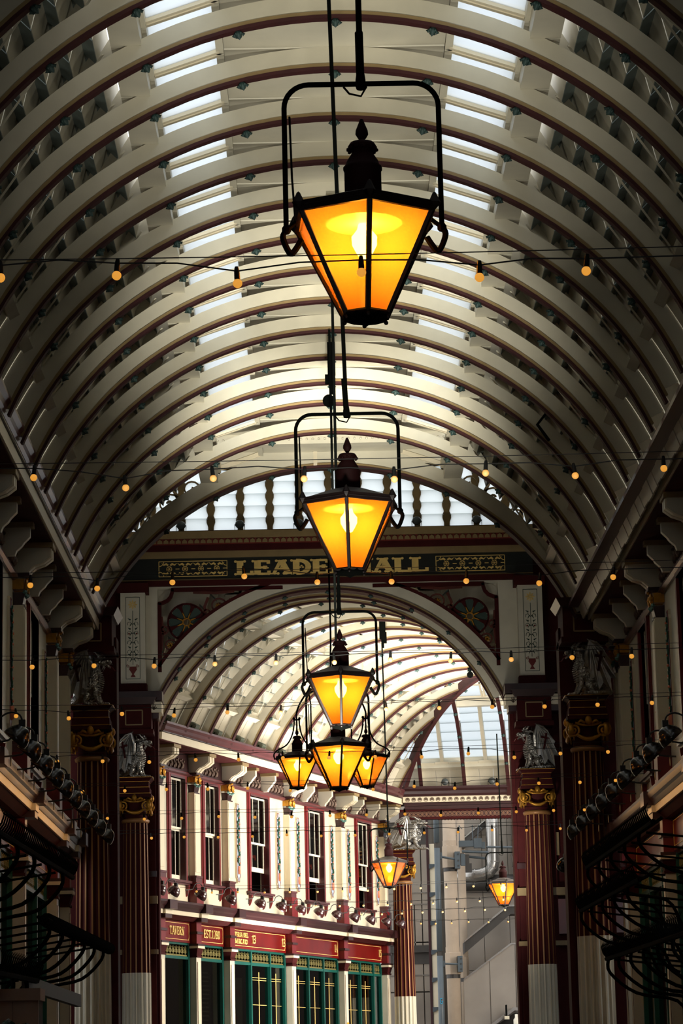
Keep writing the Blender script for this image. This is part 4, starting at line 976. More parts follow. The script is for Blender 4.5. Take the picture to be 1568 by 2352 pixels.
def wing_mesh(s):
    b = MB(); sh = Vector((.06, s*.13, .62)); wr = Vector((.02, s*.25, 1.14)); tips = [Vector(p) for p in ((-.24, s*.32, .98), (-.42, s*.32, .70), (-.50, s*.31, .34), (-.40, s*.30, .06), (-.14, s*.27, .12), (.02, s*.22, .34))]
    P = [wr]+tips
    for i in range(len(tips)-1):
        a, c = tips[i], tips[i+1]; mid = (a+c)/2*.84+wr*.16
        for d in (-.012, .012): n = len(b.v); b.add([wr+Vector((0, d, 0)), a+Vector((0, d, 0)), mid+Vector((0, d+s*.02, 0)), c+Vector((0, d, 0))], [(0, 1, 2), (0, 2, 3)])
    a = tips[-1]
    for d in (-.012, .012): b.add([wr+Vector((0, d, 0)), a+Vector((0, d, 0)), sh+Vector((0, d, 0))], [(0, 1, 2)])
    a = tips[0]
    for t in tips: b.tube([wr, (wr+t)/2+Vector((.0, s*.035, .03)), t], [.028, .022, .008], 6)
    b.tube([sh, (sh+wr)/2+Vector((.05, s*.03, 0)), wr, wr+Vector((.06, 0, .04))], [.055, .045, .035, .008], 7)
    return b.mesh('wing', mat('silver_wing', (168, 166, 160), .32, .85, vary=.35, vscale=8, bump=.4, bscale=14))
WG = {s: wing_mesh(s) for s in (-1, 1)}
def spike(pts, rs, n=4, nm='spike'): return MB().tube(pts, rs, n).mesh(nm, silver)
DB = []
for i in range(9):
    t = i/8; x = .36-.26*t; z = 1.06-.36*t+.02*math.sin(t*9)
    DB.append(('crest_spike', spike([(x, 0, z-.04), (x-.05, .02*(-1)**i, z+.02), (x-.10-.03*(i % 2), .03*(-1)**i, z+.08)], [.034, .026, .003])))
for s in (-1, 1):
    DB.append(('horn', spike([(.28, s*.05, 1.03), (.20, s*.09, 1.13), (.12, s*.10, 1.14)], [.034, .024, .004], 5)))
    DB.append(('ear', spike([(.24, s*.08, .98), (.16, s*.16, .99), (.09, s*.19, .93)], [.034, .03, .004], 5)))
    DB.append(('beard_tuft', spike([(.36, s*.05, .84), (.31, s*.07, .74)], [.022, .003])))
    for k in (-1, 0, 1):
        DB.append(('claw', spike([(.44, s*.16+k*.03, .04), (.49, s*.16+k*.04, .04), (.52, s*.16+k*.04, .0)], [.022, .018, .004])))
        DB.append(('claw', spike([(.18, s*.25+k*.03, .04), (.24, s*.25+k*.04, .04), (.27, s*.25+k*.04, .0)], [.022, .018, .004])))
for k in range(5): DB.append(('tooth', spike([(.40+.03*k, .0, .90-.005*k), (.40+.03*k, .0, .865)], [.011, .002])))
for i in range(10):
    z = .32+i*.045; x = .315+.03*math.sin((i-2)*.35)-.010*max(0, i-5); DB.append(('chest_plate', spike([(x-.07, -.12, z), (x+.012, 0, z-.02), (x-.07, .12, z)], .015, 5)))
TNG = MB().tube([(.44, 0, .86), (.54, 0, .80), (.58, .01, .74), (.64, .02, .73)], [.012, .012, .010, .003], 5).mesh('tongue', red)
def cross_mesh(s):
    b = MB(); fn = lambda u, v, d: (u, s*(.31+d), v)
    b.ribbon([(-.20, .92), (-.12, .50)], .05, fn, -.01, .02); b.ribbon([(-.27, .77), (-.06, .83)], .05, fn, -.01, .022); return b.mesh('red_cross', dred)
XM = {s: cross_mesh(s) for s in (-1, 1)}
EYE = MB().ball((.355, -.06, .985), .016, 5).ball((.355, .06, .985), .016, 5).mesh('eye', dark)
def dragon(x, y, z, rz, label, sc_=1.0):
    o = inst(DRB, 'dragon_statue', None, (x, y, z), (0, 0, rz), (sc_, sc_, sc_) if not isinstance(sc_, tuple) else sc_); tag(o, label, 'statue', 'silver dragons on the column tops')
    for s in (-1, 1): w_ = inst(WG[s], 'wing', o); inst(XM[s], 'red_cross', w_)
    
    for n_, m_ in DB: inst(m_, n_, o)
    inst(TNG, 'tongue', o); inst(EYE, 'eye', o); return o
dragon(-4.86, 58.75, 9.53, -.15, 'silver dragon with red cross, near left, facing right', 1.02)
dragon(5.80, 58.75, 9.53, PI+.15, 'silver dragon with red cross, near right, facing left', 1.02)
dragon(-4.86, 72.9, 9.53, -.15, 'silver dragon left of the far arch, facing right', 1.02)
dragon(5.74, 72.9, 9.53, PI+.15, 'silver dragon right of the far arch, facing left', 1.02)
dragon(3.05, 97.7, 9.53, -.1, 'distant silver dragon at the end of the bright facade', (1.45, 1.1, 1.0))

# ------------------------------------------------------------------ hexagonal lanterns
def lantern_meshes():
    M = {}; R0, R1, zt, zb = .525, .165, 0, -.70; n = 6; ph = -PI/2
    P = lambda r, k, z: (r*math.cos(ph+k*PI/3), r*math.sin(ph+k*PI/3), z)
    b = MB()
    for k in range(6):
        b.tube([P(R0, k, zt), P(R1, k, zb)], .021, 5); b.tube([P(R0, k, zt), P(R0, k+1, zt)], .022, 5); b.tube([P(R1, k, zb), P(R1, k+1, zb)], .016, 5)
        b.lathe([(.001, -.03), (.03, 0), (.045, .02), (.03, .05), (.012, .09), (.001, .10)], P(R0*1.02, k, .0), 6); b.ball(P(R1, k, zb-.03), .016, 4)
    M['frame'] = b.mesh('frame', iron)
    for k in range(6): b.add([P(R0+.012, k, -.035), P(R0+.012, k+1, -.035), P(R0+.03, k+1, .03), P(R0+.03, k, .03), P(R0-.02, k, -.035), P(R0-.02, k+1, -.035), P(R0-.02, k+1, .03), P(R0-.02, k, .03)], [(0, 1, 2, 3), (4, 7, 6, 5), (0, 4, 5, 1), (3, 2, 6, 7)])
    M['frame'] = b.mesh('frame', mat('lantern_frame', (30, 15, 13), .5))
    M['roof'] = MB().lathe([(R0+.015, .0), (R0+.02, .02), (.17, .155), (.10, .17)], n=6, ph=ph).mesh('roof', steelgrey)
    M['glass'] = MB().add([P(R0*.985, 0, zt), P(R0*.985, 1, zt), P(R1*.97, 1, zb), P(R1*.97, 0, zb)], [(0, 1, 2, 3)]).mesh('glass_pane', amber)
    b = MB(); b.lathe([(.128, .15), (.128, .33), (.135, .34), (.135, .36), (.118, .37), (.112, .40), (.075, .46), (.07, .485), (.095, .49), (.10, .51), (.085, .535), (.03, .545)], n=16)
    for k in range(12): a = k*PI/6; b.ball((.098*math.cos(a), .098*math.sin(a), .488), .016, 3)
    M['chimney'] = b.mesh('chimney', lantred, True)
    M['finial'] = MB().lathe([(.02, .54), (.018, .56), (.028, .57), (.045, .60), (.042, .63), (.022, .68), (.012, .71), (.001, .715)], n=12).mesh('finial', lantred, True)
    M['bottom'] = MB().lathe([(.16, -.70), (.15, -.73), (.06, -.75), (.02, -.765), (.001, -.78)], n=12, ph=ph).mesh('bottom_cap', iron, True)
    M['reflector'] = MB().lathe([(.26, -.045), (.28, -.05), (.15, -.01), (.10, .0)], n=18).mesh('reflector', white, True)
    b = MB(); b.lathe([(.001, -.30), (.035, -.29), (.06, -.25), (.085, -.20), (.088, -.14), (.05, -.09), (.04, -.05)], n=16); M['bulb'] = b.mesh('bulb', bulb_hot, True)
    M['stem'] = MB().tube([(0, 0, -.06), (0, 0, .15)], .025, 8).mesh('lamp_holder', iron)
    b = MB(); hw = .535; pts = [(hw, 0, -.10), (hw, 0, .55), (hw, 0, .80)]+[(hw-.17+.17*math.cos(a*PI/16), 0, .80+.17*math.sin(a*PI/16)) for a in range(1, 9)]+[(0, 0, .97)]
    b.tube(pts+[(-p[0], 0, p[2]) for p in pts[-2::-1]], .019, 7)
    for s in (-1, 1): b.tube(smooth([(s*hw, 0, -.08), (s*.56, 0, -.13), (s*.53, 0, -.22), (s*.50, 0, -.25), (s*.46, 0, -.20), (s*.43, 0, -.15)], 4), .022, 6); b.tube([(s*hw, 0, -.08), (s*.46, 0, -.02)], .016, 5); b.ball((s*hw, 0, -.08), .035, 5)
    b.lathe([(.03, .93), (.035, .95), (.035, 1.0), (.028, 1.05)], n=8); b.tube([(.04, 0, .95), (.0, 0, .88), (-.08, 0, .90), (-.12, 0, .95)], .008, 5)
    M['hoop'] = b.mesh('hoop', iron)
    M['cord'] = MB().tube([(-.50, .03, .75), (-.49, .03, .3), (-.47, .03, -.05)], .008, 5).mesh('cord', iron)
    return M
LM = lantern_meshes()
def lantern(x, y, zrim, rot, label, top=None, hoop=True, power=25, sc_=1, rodx=None):
    o = empty('hanging_lantern', (x, y, zrim), 0, label=label, cat='lantern', group='amber glass hexagonal lanterns'); o.scale = (sc_,)*3
    for k, n in (('frame', 'frame'), ('roof', 'roof'), ('chimney', 'chimney'), ('finial', 'finial'), ('bottom', 'bottom_cap'), ('bulb', 'bulb'), ('stem', 'lamp_holder'), ('reflector', 'reflector')):
        inst(LM[k], n, o, rot=(0, 0, rot))
    for k in range(6): inst(LM['glass'], 'glass_pane', o, rot=(0, 0, rot+k*PI/3))
    if hoop:
        h = inst(LM['hoop'], 'hoop', o); inst(LM['cord'], 'cord', h)
        if top:
            dx = (rodx or 0); MB().tube([(dx, 0, top-zrim), (0, 0, 1.0)], .022, 7).tube([(dx*.15, 0, 1.35), (0, 0, 1.0)], [.03, .03], 7).build('rod', iron, o)
    light('lantern_light', 'POINT', (x, y, zrim-.2*sc_), power, (1, .50, .14), shadow_soft_size=.07)
    return o
lantern(.39, 18.4, 7.44, .06, 'largest and nearest amber lantern, under the top of the arched roof', 14.62, rodx=-.02)
lantern(.37, 28.4, 7.50, -.05, 'second amber lantern, in front of the gilt sign', 14.62, rodx=-.12)
lantern(.35, 40.2, 7.38, .0, 'third amber lantern, just inside the far arch opening', 14.62, rodx=.0)
lantern(.35, 47.5, 7.24, .12, 'fourth amber lantern, at the centre of the lantern cluster', 14.62)
lantern(1.98, 80.5, 7.80, .45, 'small amber lantern before the end of the bright facade', 14.70, rodx=-.05)
lantern(5.86, 90.0, 7.79, .15, 'small amber lantern before the grey steel building', 12.6, rodx=-.05)
# two lanterns on branched yokes over the crossing
for (x, rot, lab) in ((-.46, .12, 'amber lantern left in the cluster, on a curved branch'), (1.08, .35, 'amber lantern right in the cluster, on a curved branch')):
    o = lantern(x, 62, 8.72, rot, lab, hoop=False, sc_=.93)
    b = MB()
    for s in (-1, 1): b.tube(smooth([(s*.54, 0, -.02), (s*.56, 0, .10), (s*.48, 0, .2), (s*.25, 0, .33), (s*.12, 0, .55), (s*.07, 0, .78), (s*.06, 0, .95)], 4), .018, 6); b.ball((s*.065, 0, .96), .035, 5)
    b.tube([(-.08, 0, .93), (.08, 0, .93)], .02, 6); b.tube([(0, 0, .66), (0, 0, .95)], [.02, .02], 6); b.build('yoke', iron, o)
    s = 1 if x > .3 else -1; cx_ = .31; b = MB()
    pts = [(0, 0, .93), (0, 0, 1.1), (-s*.10, 0, 1.35), (-s*.28, 0, 1.62), (-s*.40, 0, 1.82), (-s*(abs(x-cx_))/.93, 0, 2.0)]+([(-s*(abs(x-cx_))/.93, 0, 6.0)] if s < 0 else [])
    b.tube(smooth(pts, 4), .022, 7); b.tube([(-s*.30, 0, 1.60), (-s*.345, 0, 1.3), (-s*.345, 0, .0)], .018, 6); b.build('branch_rod', iron, o)

# ------------------------------------------------------------------ rod brackets and other roof fittings
def fit(name, mb, m, lab, cat, loc=(0, 0, 0)):
    o = mb.build(name, m, None, loc=loc); return tag(o, lab, cat)
b = MB(); b.prism([(-.11, .12), (.11, .12), (.11, .06), (.04, -.02), (.04, -.45), (-.04, -.45), (-.04, -.02), (-.11, .06)], XZ, -.04, .04); b.ball((.08, -.04, .09), .012, 4).ball((-.08, -.04, .09), .012, 4)
fit('roof_bracket', b, iron, 'flared black bracket holding the rod of the third lantern', 'bracket', (.40, 40.1, 14.55))
b = MB(); b.box(-.07, .07, -.05, .05, -.55, 0.05).box(-.12, .0, -.07, .0, -.72, -.55).box(-.05, .05, -.04, .04, -.9, -.5); b.lathe([(.001, -.04), (.11, -.04), (.11, .04), (.001, .04)], (-.06, 0, -1.02), 14, ax=(0, 1, 0))
fit('roof_bracket', b, iron, 'long black bracket with round box above the fourth lantern', 'bracket', (.38, 48.3, 14.55))
b = MB(); b.box(-.09, .09, -.05, .05, -.6, 0).box(-.02, .12, -.07, .03, -.72, -.4).box(-.04, .04, -.04, .04, -.85, -.6); fit('roof_bracket', b, iron, 'black bracket on the bright vault holding the long lantern rod', 'bracket', (1.95, 80.3, 14.85))
b = MB(); b.tube([(0, 0, .35), (0, 0, -.05)], .03, 6); b.lathe([(.10, -.04), (.10, .04), (.04, .05), (.04, -.05)], (0, 0, -.12), 14, ax=(0, 1, 0)); b.box(-.08, .08, -.04, .04, .3, .4)
fit('hanging_fitting', b, iron, 'short black fitting with a ring hanging from the bright vault', 'fitting', (4.73, 85, 13.95))
b = MB(); b.tube([(-.5, 0, .2), (-.7, 0, .5), (-.5, 0, .75), (-.2, 0, .6), (-.1, 0, .15), (.25, 0, .0)], .03, 6); fit('cable_conduit', b, iron, 'curved black conduit on the right side of the nave vault', 'conduit', (4.7, 48, 11.9+.55))

# ------------------------------------------------------------------ festoon strings
SOCK = MB().lathe([(.001, .062), (.012, .06), (.018, .03), (.02, -.028), (.001, -.03)], n=8).mesh('socket', socketm)
BULB = MB().ball((0, 0, -.055), .0315, 8).mesh('bulb', bulb_warm, True)
ROWS = [
(17.7,[(-2.03,6.85),(-1.26,6.85),(-0.47,6.78),(0.35,6.84),(1.13,6.79),(1.84,6.82)]),
(24.3,[(-2.48,6.95),(-1.67,6.84),(-0.89,6.91),(-0.07,6.89),(0.73,6.87),(1.55,6.91),(2.34,6.87),(3.14,6.92)]),
(29.6,[(-3.06,6.93),(-2.34,6.88),(-1.53,6.93),(-0.76,6.98),(0.03,6.90),(0.83,6.89),(1.64,6.88),(2.43,6.84),(3.23,6.89)]),
(35.2,[(-3.61,6.88),(-2.83,6.88),(-2.06,6.86),(-1.29,6.87),(-0.51,6.87),(0.23,6.86),(0.95,6.88),(1.72,6.85),(2.49,6.85),(3.27,6.86),(4.03,6.86)]),
(40.6,[(-4.41,6.97),(-3.64,6.92),(-2.86,6.97),(-2.09,6.93),(-1.31,6.96),(-0.53,6.94),(0.25,6.95),(1.01,6.96),(1.79,6.96),(2.57,6.96),(3.34,6.95),(4.12,6.96),(4.92,6.97)]),
(46.5,[(-4.36,6.97),(-3.60,6.96),(-2.82,6.93),(-2.05,6.95),(-1.33,6.94),(-0.59,6.95),(0.19,6.94),(0.96,6.94),(1.73,6.92),(2.52,6.96),(3.28,6.88),(4.06,6.93),(4.85,6.94),(5.5,6.96)]),
(51.5,[(-4.36,6.98),(-3.58,6.98),(-2.81,6.99),(-2.05,6.98),(-1.31,6.98),(-0.52,6.92),(0.31,6.94),(1.01,6.91),(1.77,6.95),(2.52,6.90),(3.30,6.96),(4.07,6.96),(4.84,6.96),(5.5,6.98)]),
(56.8,[(-4.30,6.98),(-3.56,6.95),(-2.80,6.95),(-2.04,6.97),(-1.30,6.94),(-0.56,6.93),(0.22,6.94),(0.97,6.94),(1.74,6.94),(2.48,6.90),(3.24,6.93),(4.01,6.94),(4.77,6.95),(5.4,6.95)]),
(61.5,[(-5.19,7.03),(-4.47,6.99),(-3.70,6.97),(-2.98,6.98),(-2.23,6.96),(-1.47,6.96),(-0.72,6.98),(0.03,6.94),(0.78,6.94),(1.54,6.95),(2.30,6.96),(3.05,6.96),(3.80,6.99),(4.56,6.97),(5.30,6.99)]),
(77,[(-3.4,6.84),(-2.98,6.80),(-2.27,6.80),(-1.54,6.77),(-0.85,6.77),(-0.09,6.76),(0.60,6.76),(1.30,6.76),(2.02,6.79),(2.75,6.80),(3.45,6.81),(4.20,6.82),(4.95,6.82)]),
(84,[(-.9,6.8),(-.15,6.8),(.57,6.79),(1.28,6.79),(1.99,6.79),(2.70,6.80),(3.36,6.81),(4.07,6.85),(4.75,6.85),(5.46,6.88)]),
(89.6,[(1.3,6.85),(1.94,6.85),(2.58,6.86),(3.23,6.88),(3.87,6.88),(4.58,6.89),(5.23,6.92),(5.87,6.90)]),
(96.0,[(3.4,6.88),(3.9,6.87),(4.45,6.87),(5.03,6.90),(5.71,6.88),(6.38,6.88)])]
ordn = ['first', 'second', 'third', 'fourth', 'fifth', 'sixth', 'seventh', 'eighth', 'ninth', 'tenth', 'eleventh', 'twelfth', 'thirteenth']
for ri, (y, L) in enumerate(ROWS):
    xl = L[0][0]-.45; xr = L[-1][0]+.45
    if ri < 9: xl, xr = max(-4.85, xl-2.2) if ri < 7 else xl, min(6.05, xr+2.5)
    if ri == 8: xl, xr = -10.2, 11.0
    o = empty('string_lights', (0, y, 0), label='string of amber bulbs across the passage, %s from the camera' % ordn[ri], cat='string lights', group='festoon strings across the passage')
    pts = [(xl, 0, L[0][1]+.12)]; rnd = random.Random(ri)
    for i, (x, z) in enumerate(L):
        if i: px, pz = L[i-1]; pts.append(((x+px)/2, 0, (z+pz)/2+.105+rnd.uniform(-.006, .012)))
        pts.append((x, 0, z+.085))
    pts.append((xr, 0, L[-1][1]+.12))
    r = .006 if y < 60 else .008
    MB().tube(pts, r, 4).build('cable', socketm, o)
    n = 14; zz = L[0][1]+.16; MB().tube([(xl+(xr-xl)*i/n, 0.01, zz-.045*math.sin(PI*i/n)) for i in range(n+1)], r*.7, 4).build('catenary_wire', socketm, o)
    for x, z in L:
        a = rnd.uniform(-.12, .12); s = inst(SOCK, 'socket', o, (x, 0, z+.055), (0, a, 0)); inst(BULB, 'bulb', s)

# ------------------------------------------------------------------ shaded spotlights on swan-neck arms
def spot_meshes(m):
    M = {}
    # helmet-shaped head: axis tilted; opening faces the wall below
    b = MB(); ax = (0, -.66, .75)
    b.lathe([(.155, .0), (.18, -.03), (.19, -.02), (.188, .04), (.165, .105), (.15, .115), (.145, .135), (.10, .19), (.05, .215), (.001, .22)], n=18, ax=ax); M['head'] = b.mesh('shade', m, True)
    M['disc'] = MB().lathe([(.001, .008), (.15, .008), (.15, .012), (.001, .012)], n=14, ax=ax).mesh('lamp_glow', slit)
    M['neck'] = MB().box(-.045, .045, -.14, -.05, .13, .27).mesh('neck', socketm)
    M['arm'] = MB().tube(smooth([(0, -.1, .24), (0, -.06, .34), (0, .06, .38), (0, .2, .32), (0, .28, .20), (0, .55, .17)], 3), .014, 6).tube([(0, .45, .17), (0, .45, .02)], .012, 5).mesh('swan_neck_arm', socketm)
    M['slit'] = MB().box(-.006, .006, -.10, .12, -.01, .0).mesh('lamp_glow', slit)
    return M
SPm = {'m': spot_meshes(shade), 'b': spot_meshes(shadeb)}
def spot(F, x, y, z, kind, label, group, rx=2.2, side=0):
    M = SPm[kind]; o = empty('spotlight', F.loc(x, y, z), F.rz, label=label, cat='spotlight', group=group)
    inst(M['head'], 'shade', o); inst(M['disc'], 'lamp_glow', o); inst(M['neck'], 'neck', o)
    inst(M['arm'], 'swan_neck_arm', o, (0, 0, 0), (0, 0, side)); return o
SB = [0.02, 1.0, 3.0, 5.35, 7.75, 9.55, 11.3, 13.0, 14.7, 16.4, 18.1, 19.8, 21.35]
words = ['first', 'second', 'third', 'fourth', 'fifth', 'sixth', 'seventh', 'eighth', 'ninth', 'tenth', 'eleventh', 'twelfth', 'thirteenth']
def turned(o, F):  # swan neck lies along the wall on the far facade
    pass
for i, s in enumerate(SB):
    spot(FF, s, -.72, 6.92, 'm', 'maroon spotlight over the bright shopfronts, %s from the left column' % words[i], 'maroon spotlights above the bright shopfronts', side=1.1)
for i, y in enumerate([38.9, 40.6, 42.4, 44.2, 45.9, 47.6, 49.3, 51.0, 52.9, 54.9]):
    spot(FL, y-36, -1.12, 6.42, 'b', 'black spotlight above the left shopfronts, %s from the near end' % words[i], 'black spotlights above the left shopfronts', side=0)
for i, y in enumerate([57.0, 55.0, 52.8, 50.9, 49.1, 47.1, 45.0, 43.2, 41.1]):
    spot(FR, 58.6-y, -1.30, 6.50, 'b', 'black spotlight above the right shopfronts, %s from the column' % words[i], 'black spotlights above the right shopfronts', side=0)
_sp = spot(Frame(6.5, 88, 0), 0, 0, 7.95, 'b', 'black spotlight beside the lantern before the grey building', 'lone spotlights')
MB().tube(smooth([(.1, 0, .25), (.3, 0, .45), (.7, 0, .3), (.75, 0, -.2), (.75, 0, -7.9)], 4), .04, 6).build('post', iron, _sp)
spot(Frame(5.28, 60.35, 0), 0, 0, 6.07, 'b', 'dark spotlight between the two right columns', 'lone spotlights', side=PI)

for nm, x, y, z, rz in (('spotlight_glow_left', -4.55, 46.5, 6.5, -1), ('spotlight_glow_right', 5.6, 49, 6.6, 1)):
    light(nm, 'AREA', (x, y, z), 26, (1, .52, .2), (x+rz*.9, y, z-1.0), shape='RECTANGLE', size=17, size_y=.12)
# ------------------------------------------------------------------ floodlights
def flood_round():
    b = MB(); b.lathe([(.001, -.05), (.10, -.04), (.125, 0), (.10, .03), (.001, .06)], (0, 0, .2), 14, ax=(0, -1, .1)); h = b.mesh('lamp_head', mat('floodlight_grey', (70, 76, 76), .4), True)
    b = MB(); b.tube([(-.13, 0, .2), (-.13, 0, .04), (.13, 0, .04), (.13, 0, .2)], .012, 5).box(-.2, .2, -.05, .05, 0, .03); return h, b.mesh('bracket', iron)
fh, fb_ = flood_round()
for i, x in enumerate([-3.54, -1.97, -.39, 1.18, 2.77, 4.38]):
    o = inst(fh, 'floodlight', None, (x, YB-.22, 16.12)); tag(o, 'round floodlight on the ledge under the clerestory, %s from the left' % words[i], 'floodlight', 'round floodlights under the clerestory'); inst(fb_, 'bracket', o)
bh = MB().box(-.14, .14, -.12, .1, .08, .26); 
for k in range(5): bh.box(-.15, .15, -.10+k*.045, -.085+k*.045, .06, .29)
bh = bh.mesh('lamp_box', mat('floodlight_olive', (86, 92, 78), .45)); bb = MB().box(-.2, .2, -.08, .08, 0, .03).tube([(-.17, 0, .2), (-.17, 0, .02)], .012, 4).tube([(.17, 0, .2), (.17, 0, .02)], .012, 4).mesh('bracket', iron)
for i, s in enumerate([.75, 2.55, 4.32, 6.1, 7.9, 9.65, 11.4, 13.2]):
    o = inst(bh, 'floodlight', None, FF.loc(s, -.68, 11.60), (.5, 0, FF.rz)); tag(o, 'boxy floodlight in the far gutter, %s from the near corner' % words[i], 'floodlight', 'boxy floodlights along the far gutter'); inst(bb, 'bracket', o)
for i, x in enumerate([4.45, 6.1]):
    o = inst(fh, 'floodlight', None, (x, 98.0, 11.72)); tag(o, '%s round floodlight on the end beam under the glazed vault' % ['left', 'right'][i], 'floodlight', 'round floodlights on the end beam'); inst(fb_, 'bracket', o)

# ------------------------------------------------------------------ iron hook racks on the nave shopfronts
def rack(F, x0, x1, y, z0, z1, label, nh=None, arms=True, coil=False):
    o = empty('hook_rack', F.loc(x0, y, 0), F.rz, label=label, cat='hook rack', group='black iron hook racks'); L = x1-x0
    MB().tube([(0, 0, z0), (L, 0, z1)], .045, 6).tube([(0, .12, z0+.05), (L, .12, z1+.05)], .03, 6).build('rail', iron, o)
    n = nh or int(abs(L)/(.22 if not coil else .13)); b = MB().tube([(0, 0, 0), (0, -.07, .10), (0, -.10, .20), (0, -.05, .30)], [.02, .018, .013, .004], 4) if not coil else MB().ribbon(arc(0, 0, .10, 0, 2*PI, 10), .02, lambda u, v, d: (d, u, v), -.012, .012)
    h = b.mesh('hook', iron)
    for i in range(n):
        f = (i+.5)/n; inst(h, 'hook', o, (L*f, 0, z0+(z1-z0)*f))
    if arms:
        k = max(3, int(abs(L)/2.2)+1)
        for i in range(k):
            f = (i+.15)/k; x = L*f; z = z0+(z1-z0)*f; yw = -y-.05
            MB().tube(smooth([(x, 0, z), (x, .02, z-.25), (x, yw*.3, z-.6), (x, yw*.75, z-.75), (x, yw*.9, z-1.15), (x, yw, z-1.25)], 4), .03, 6).tube([(x, .1, z-.02), (x, yw, z-.2)], .02, 5).build('arm', iron, o)
    return o
rack(FL, -1.5, 9.3, -1.35, 4.75, 4.95, 'top iron rack of upright hooks on the left shopfronts')
rack(FL, 5.0, 17.2, -1.35, 4.02, 4.18, 'ringed iron rack ending in an open tube, left side', coil=True)
rack(FL, -1.5, 3.6, -1.35, 3.02, 3.1, 'lowest iron rack on the left, above the pale kiosk board')
lp = MB().box(3.0, 11.5, -1.3, -1.2, 2.95, 3.15).build('rail_beam', mat('weathered_beam', (70, 70, 66), .6), None, loc=FL.loc(0, 0, 0), rot=(0, 0, FL.rz)); tag(lp, 'grey flat beam below the left hook racks', 'beam')
rack(FR, 6.6, 17.2, -1.6, 5.42, 5.3, 'top iron rack of upright hooks on the right shopfronts')
rack(FR, 5.0, 15.2, -1.6, 4.72, 4.6, 'second iron rack on the right shopfronts')
rack(FR, 9.6, 20.6, -1.6, 3.62, 3.5, 'lowest iron rack on the right shopfronts')
# pale kiosk board and flowers at the lower left
k_ = empty('kiosk', (-4.15, 36.0, 0), label='pale boarded kiosk top at the lower left corner', cat='kiosk')
for i in range(3): MB().box(-.45+i*.33, -.125+i*.33, 0, .05, 0, 2.72).build('board', fabric, k_)
MB().box(-.48, .56, -.03, .6, 2.72, 2.87).build('lid', fabric, k_); MB().box(-.45, .53, .05, .6, 0, 2.72).build('carcass', brown, k_)
pt = empty('flower_planter', (-3.85, 35.3, 0), label='planter of dark flowers before the kiosk board', cat='plant')
MB().taper(-.22, .22, -.15, .15, 1.6, 2.05, .04).build('pot', dark, pt); rnd = random.Random(4); b = MB(); c = MB()
for i in range(46):
    a = rnd.uniform(0, 2*PI); r_ = rnd.uniform(.02, .22); z = 2.05+rnd.uniform(.05, .38); x, y = r_*math.cos(a), r_*.6*math.sin(a)
    b.tube([(x*.3, y*.3, 2.0), (x, y, z)], .006, 4)
    for k in range(3):
        q = a+k*2.1; b.add([(x, y, z), (x+.05*math.cos(q), y+.05*math.sin(q), z+.03), (x+.09*math.cos(q), y+.09*math.sin(q), z-.01), (x+.05*math.cos(q+.5), y+.05*math.sin(q+.5), z)], [(0, 1, 2, 3)])
    if i % 2: c.ball((x, y, z+.02), .032, 4)
b.build('foliage', leafm, pt); c.build('blossom', mat('dusky_blossom', (120, 130, 126), .6, vary=.5), pt)

# ------------------------------------------------------------------ the steel and concrete building beyond
def thing(name, label, cat, loc=(0, 0, 0), group=None): return empty(name, loc, label=label, cat=cat, group=group)
t = thing('panel_wall', 'grey steel panelled wall at the left of the building beyond', 'wall', (0, 112, 0))
MB().box(2.4, 4.5, .15, .4, 0, 16).build('backing', joint, t)
for (z0, z1, segs) in ((9.0, 11.3, None), (8.55, 8.95, None), (6.3, 8.5, 1), (5.75, 6.25, None), (7.0, 7.05, None), (5.1, 5.7, None), (3.3, 5.05, None), (1.2, 3.2, None), (11.8, 14, None)):
    xs = [2.4, 3.3, 3.72, 4.02, 4.3] if segs else [2.4, 3.52, 4.02, 4.3]
    for a, b_ in zip(xs[:-1], xs[1:]): MB().box(a+.02, b_-.02, -.02, .15, z0, z1).build('panel', steel, t)
for z in (11.35, 6.62): MB().box(2.4, 4.3, -.18, .2, z, z+.28).box(2.4, 4.3, -.05, .2, z-.45, z).build('slab_edge', steeld, t)
b = MB().box(2.4, 4.3, -.05, .05, 5.7, 5.75).box(2.4, 4.3, -.05, .05, 8.95, 9.0).box(2.4, 4.3, -.05, .05, 8.5, 8.55); b.build('rail', duct, t)
t = thing('panel_wall', 'large steel panelled wall behind the ducts and diagonal beam', 'wall', (0, 113, 0))
MB().box(4.45, 12.0, .1, .3, 0, 16).build('backing', joint, t)
for i, (a, b_) in enumerate(((5.4, 6.52), (6.54, 7.56), (7.58, 9.0), (9.02, 10.5))):
    for (z0, z1) in ((2, 5.9), (5.92, 9.0), (9.02, 11.3), (11.32, 14)): MB().box(a, b_, 0, .1, z0, z1).build('panel', steel, t)
t = thing('mullion_mast', 'cream ladder-like mast with brackets beside the blue-grey pipe', 'mast', (0, 110, 0))
MB().box(4.29, 4.49, -.05, .1, 1.2, 10.75).build('mast', cream2, t); MB().box(4.18, 4.27, -.1, .2, 1.0, 16).build('brown_fin', dmauve, t); MB().box(4.27, 4.29, -.08, .1, 1.0, 10.7).build('edge', steeld, t)
for z in (9.95, 8.85, 7.75, 6.62, 5.55, 4.42, 3.3): MB().prism([(4.26, z), (4.52, z), (4.52, z-.06), (4.34, z-.18), (4.26, z-.18)], XZ, -.12, -.05).build('bracket', bluepipe, t)
t = thing('service_pipe', 'blue-grey vertical pipe with a cyan letter near its foot', 'pipe', (4.52, 108, 0))
MB().lathe([(.118, 1.5), (.118, 6.30)], n=14).build('pipe_length', bluepipe, t, smooth=True); MB().lathe([(.112, 6.48), (.112, 10.42)], n=14).build('pipe_length', bluepipe, t, smooth=True); MB().lathe([(.112, 10.62), (.112, 13)], n=14).build('pipe_length', bluepipe, t, smooth=True)
